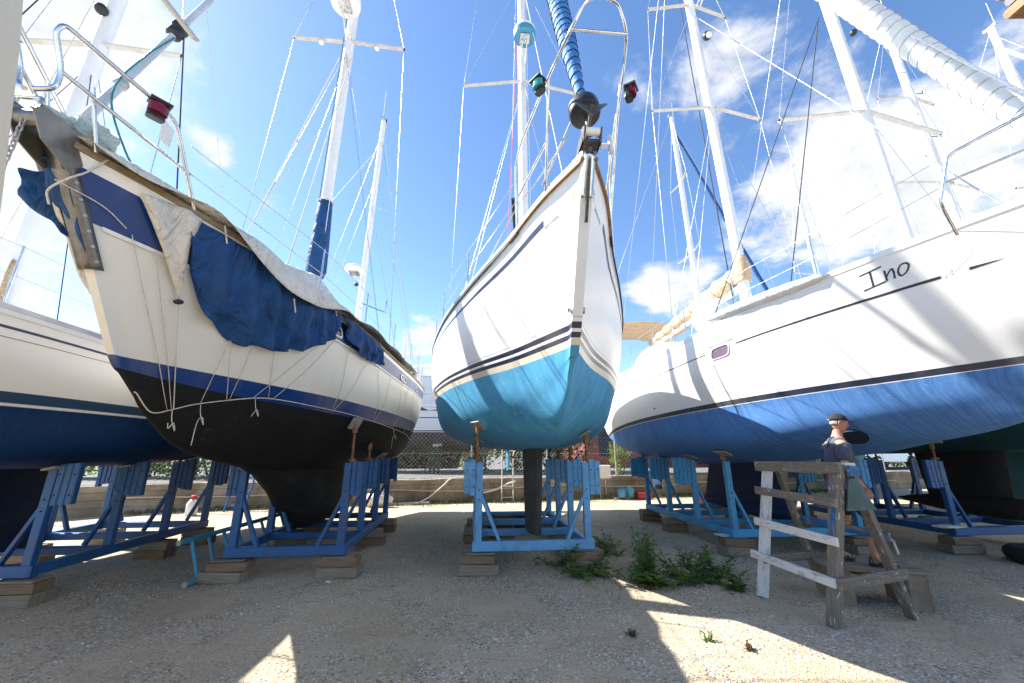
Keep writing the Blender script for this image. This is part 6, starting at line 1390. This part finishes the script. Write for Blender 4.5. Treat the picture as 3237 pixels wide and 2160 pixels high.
# local: +x forward, +y to his left, +z up
J = dict(pel=(0, 0, .96), wst=(.0, 0, 1.10), che=(.0, 0, 1.34), shc=(-.01, 0, 1.48), nck=(.02, 0, 1.585), hd=(.055, 0, 1.66),
  hr=(.0, -.10, .92), kr=(.16, -.11, .52), ar=(.10, -.12, .09), tr=(.30, -.13, .035), hl=(.0, .10, .92), kl=(-.02, .11, .50), al=(-.24, .11, .13), tl=(-.06, .12, .035),
  sr=(-.01, -.20, 1.46), er=(-.07, -.26, 1.18), wr=(.08, -.235, .95), sl=(-.01, .20, 1.46), el=(.02, .265, 1.17), wl=(.16, .22, .98))
names = list(J); ix = {k: i for i, k in enumerate(names)}
def body_radii(k): return dict(pel=(.155, .125), wst=(.16, .13), che=(.17, .135), shc=(.12, .10), nck=(.062, .062), hd=(.06, .07), hr=(.095, .095), kr=.058, ar=.042, tr=(.045, .03), hl=(.095, .095), kl=.058, al=.042, tl=(.045, .03), sr=.065, er=.045, wr=.03, sl=.065, el=.045, wl=.03)[k]
E_ = [('pel', 'wst'), ('wst', 'che'), ('che', 'shc'), ('shc', 'nck'), ('nck', 'hd'), ('pel', 'hr'), ('hr', 'kr'), ('kr', 'ar'), ('ar', 'tr'), ('pel', 'hl'), ('hl', 'kl'), ('kl', 'al'), ('al', 'tl'), ('shc', 'sr'), ('sr', 'er'), ('er', 'wr'), ('shc', 'sl'), ('sl', 'el'), ('el', 'wl')]
vs_ = [J[k] for k in names]; rs_ = [body_radii(k) for k in names]; es_ = [(ix[a], ix[b]) for a, b in E_]
# calves: extra joint for the muscle
for kn, an_, nm in (('kr', 'ar', 'cr'), ('kl', 'al', 'cl')):
    p = V(J[kn]).lerp(V(J[an_]), .32) + V(-.02, 0, 0); vs_.append(tuple(p)); rs_.append(.062); i = len(vs_) - 1; es_.remove((ix[kn], ix[an_])); es_ += [(ix[kn], i), (i, ix[an_])]
# palms and fingers
def hand(w, d, side):
    w, d = V(w), V(d).normalized(); up = V(0, 0, 1); x = d.cross(up).normalized(); n = x.cross(d)
    palm = w + d*.075; vs_.append(tuple(palm)); rs_.append((.036, .018)); pi = len(vs_) - 1; es_.append((ix['wr' if side < 0 else 'wl'], pi))
    for k, (o_, l_) in enumerate(((-.03, .065), (-.01, .078), (.011, .072), (.030, .055))):
        a = palm + d*.025 + n*o_; b = a + d*l_*.55 - up*.006; c = b + d*l_*.35 - up*.014 - x*.012*side
        i = len(vs_); vs_.extend([tuple(a), tuple(b), tuple(c)]); rs_.extend([.0105, .0095, .008]); es_.extend([(pi, i), (i, i + 1), (i + 1, i + 2)])
    a = w + d*.04 - x*.03*side; b = a + d*.035 - x*.02*side; i = len(vs_); vs_.extend([tuple(a), tuple(b)]); rs_.extend([.012, .009]); es_.extend([(pi, i), (i, i + 1)])
hand(J['wr'], V(J['wr']) - V(J['er']), -1); hand(J['wl'], V(J['wl']) - V(J['el']), 1)
bme = skinmesh(vs_, es_, rs_, 0, 2)
# head sculpted and added to the same mesh
hm = MB(); rows = []; n, m_ = 28, 22; hc = V(.075, 0, 1.735)
for i in range(m_ + 1):
    a = math.pi*i/m_ - math.pi/2; row = []
    for k in range(n):
        b = 2*math.pi*k/n; p = V(math.cos(a)*math.cos(b), math.cos(a)*math.sin(b), math.sin(a)); q = V(p.x*.098, p.y*.076, p.z*.122)
        if p.z < 0: q.x = q.x*(1 - .10*p.z*-1) + .012*(-p.z); q.y *= 1 + .18*p.z; q.z *= .98
        fr = max(0, p.x)**2
        nose = math.exp(-((p.y/.16)**2 + ((p.z + .12)/.22)**2))*max(0, p.x); q.x += .026*nose
        q.x -= .008*math.exp(-(((abs(p.y) - .38)/.16)**2 + ((p.z - .08)/.12)**2))*fr; q.x += .006*math.exp(-((p.z - .25)/.1)**2)*fr; q.x += .008*math.exp(-(((p.z + .75)/.15)**2 + (p.y/.3)**2))*fr
        q.x -= .005*math.exp(-(((p.z + .47)/.05)**2 + (p.y/.3)**2))*fr
        for sg in (-1, 1):
            e = math.exp(-(((p.x + .02)/.16)**2 + ((p.z + .02)/.26)**2))*max(0, p.y*sg); q.y += sg*.018*e*e
        row.append(tuple(hc + Matrix.Rotation(.12, 3, 'Y') @ q))
    rows.append(row)
hm.grid(rows, True); ho = hm.build('headtmp', M['skin'])
bm = bmesh.new(); bm.from_mesh(bme); bm.from_mesh(ho.data); bmesh.ops.recalc_face_normals(bm, faces=bm.faces); bm.to_mesh(bme); bm.free(); D.objects.remove(ho)
bo = addmesh('body', bme, M['skin'], pe)
for sg in (-1, 1):
    eo = MB().ball(hc + V(.088, sg*.03, .012), .0105, 10, 7).build('eye', M['dome'], pe, smooth=180); MB().ball(hc + V(.0955, sg*.03, .012), .005, 8, 6).build('pupil', M['black'], eo, smooth=180)
    er = MB(); er.tube([hc + V(-.012 + .018*math.cos(a), sg*(.076 + .006*math.sin(a)), -.005 + .03*math.sin(a)) for a in [2*math.pi*k/14 for k in range(14)]], .008, 6, closed=True); er.ball(hc + V(-.01, sg*.074, -.004), .018, 8, 6, (.9, .4, 1.3)); er.build('ear', M['skin'], bo, smooth=180)
# clothing
def sub(nm_list, ed, rad, extra_v=(), extra_e=()):
    vv = [J[k] if isinstance(k, str) else k for k in nm_list]; return skinmesh(vv, ed, rad, 0, 2)
eb_r = tuple(V(J['sr']).lerp(V(J['er']), .86)); eb_l = tuple(V(J['sl']).lerp(V(J['el']), .86))
sm = skinmesh([(0, 0, .93), (.0, 0, 1.08), (.0, 0, 1.32), (-.012, 0, 1.475), (.008, 0, 1.545), J['sr'], eb_r, J['sl'], eb_l], [(0, 1), (1, 2), (2, 3), (3, 4), (3, 5), (5, 6), (3, 7), (7, 8)], [(.185, .155), (.20, .17), (.205, .175), (.165, .145), (.085, .085), (.108, .105), (.078, .078), (.108, .105), (.078, .078)], 1, 2)
so = addmesh('t_shirt', sm, M['shirt'], pe)
kr_, kl_ = tuple(V(J['hr']).lerp(V(J['kr']), .95) + V(0, 0, .0)), tuple(V(J['hl']).lerp(V(J['kl']), .95))
sm = skinmesh([(0, 0, 1.02), (0, 0, .90), J['hr'], kr_, J['hl'], kl_], [(0, 1), (1, 2), (2, 3), (1, 4), (4, 5)], [(.172, .142), (.172, .145), (.118, .118), (.098, .098), (.118, .118), (.098, .098)], 1, 2)
addmesh('shorts', sm, M['shorts'], pe)
# cap
cp = MB(); rows = []
for i in range(9):
    a = R(8) + (math.pi/2 - R(8))*i/8; rows.append([tuple(hc + V(-.004, 0, .022) + Matrix.Rotation(.10, 3, 'Y') @ V(math.cos(a)*math.cos(b)*.113, math.cos(a)*math.sin(b)*.091, math.sin(a)*.115 - .0)) for b in [2*math.pi*k/24 for k in range(24)]])
co = cp.grid(rows, True).build('cap', M['cap'], pe, smooth=180); co.modifiers.new('s', 'SOLIDIFY').thickness = .004
br = MB(); rows = []
for r_ in (.105, .135, .165, .182):
    rows.append([tuple(hc + V(-.004, 0, .036 - .18*max(0, r_ - .1) - .12*abs(math.sin(t))*(r_ - .1)) + V(math.cos(t)*r_, math.sin(t)*r_*.62, 0)) for t in [-.95 + 1.9*k/12 for k in range(13)]])
bo2 = br.grid(rows).build('brim', M['cap'], co, smooth=180); bo2.modifiers.new('s', 'SOLIDIFY').thickness = .005
hr_ = MB(); rows = []
for z, k_ in ((.03, 1.02), (.01, 1.03), (-.01, 1.03), (-.03, 1.01)):
    w = math.sqrt(max(0, 1 - (z/.122)**2)); rows.append([tuple(hc + Matrix.Rotation(.12, 3, 'Y') @ V(math.cos(t)*.098*w*k_, math.sin(t)*.076*w*k_, z)) for t in [math.pi*.62 + math.pi*.76*k/14 for k in range(15)]])
hr_.grid(rows).build('hair', M['greyhair'], pe, smooth=180).modifiers.new('s', 'SOLIDIFY').thickness = .004
MB().beam(hc + V(-.112, -.03, .05), hc + V(-.112, .03, .05), .006, .012).build('cap_strap', M['greyhair'], co)
MB().tube(smoothpath([(-.14, -.03, 1.30), (-.125, -.035, 1.42), (-.08, -.045, 1.535), (-.0, -.06, 1.56)]), .007, 6).build('neck_cord', M['black'], so, smooth=180)
# sandals
for t_, a_ in (('tr', 'ar'), ('tl', 'al')):
    a, b = V(J[a_]), V(J[t_]); d = V(b.x - a.x, b.y - a.y, 0).normalized(); heel = V(a.x, a.y, 0) - d*.07; y = V(-d.y, d.x, 0); L_ = .29; poly = []
    for q, w in ((0, .025), (.05, .036), (.3, .034), (.6, .046), (.85, .046), (1, .02)): poly.append(heel + d*L_*q + y*w)
    for q, w in ((1, .02), (.85, .046), (.6, .046), (.3, .034), (.05, .036), (0, .025)): poly.append(heel + d*L_*q - y*w)
    tilt = .07 if t_ == 'tl' else 0; poly = [p + V(0, 0, .004 + tilt*(1 - min(1, (p - heel).dot(d)/L_/.7))) for p in poly]
    so_ = fixn(MB().prism(poly, (0, 0, 0), (0, 0, .022)).build('sandal', M['leather'], pe))
    for q, z in ((.72, .075), (.45, .09), (.08, .10)):
        c_ = heel + d*L_*q; dz = tilt*(1 - min(1, q/.7)); MB().tube([c_ + y*.046*math.cos(s_) + V(0, 0, .02 + dz + (z - .02)*math.sin(s_)) for s_ in [math.pi*k/10 for k in range(11)]], .008, 6).build('strap', M['leather'], so_, smooth=180)
# ---------------------------------------------------------------- the yard was laid out in units of 1.2 m: bring it all to metres
UNIT = 1.2
for o in list(SC.objects):
    if o.parent is None and o.type != 'LIGHT':
        o.location = o.location*UNIT
        if o.type != 'CAMERA': o.scale = o.scale*UNIT
cam.clip_end = 4000
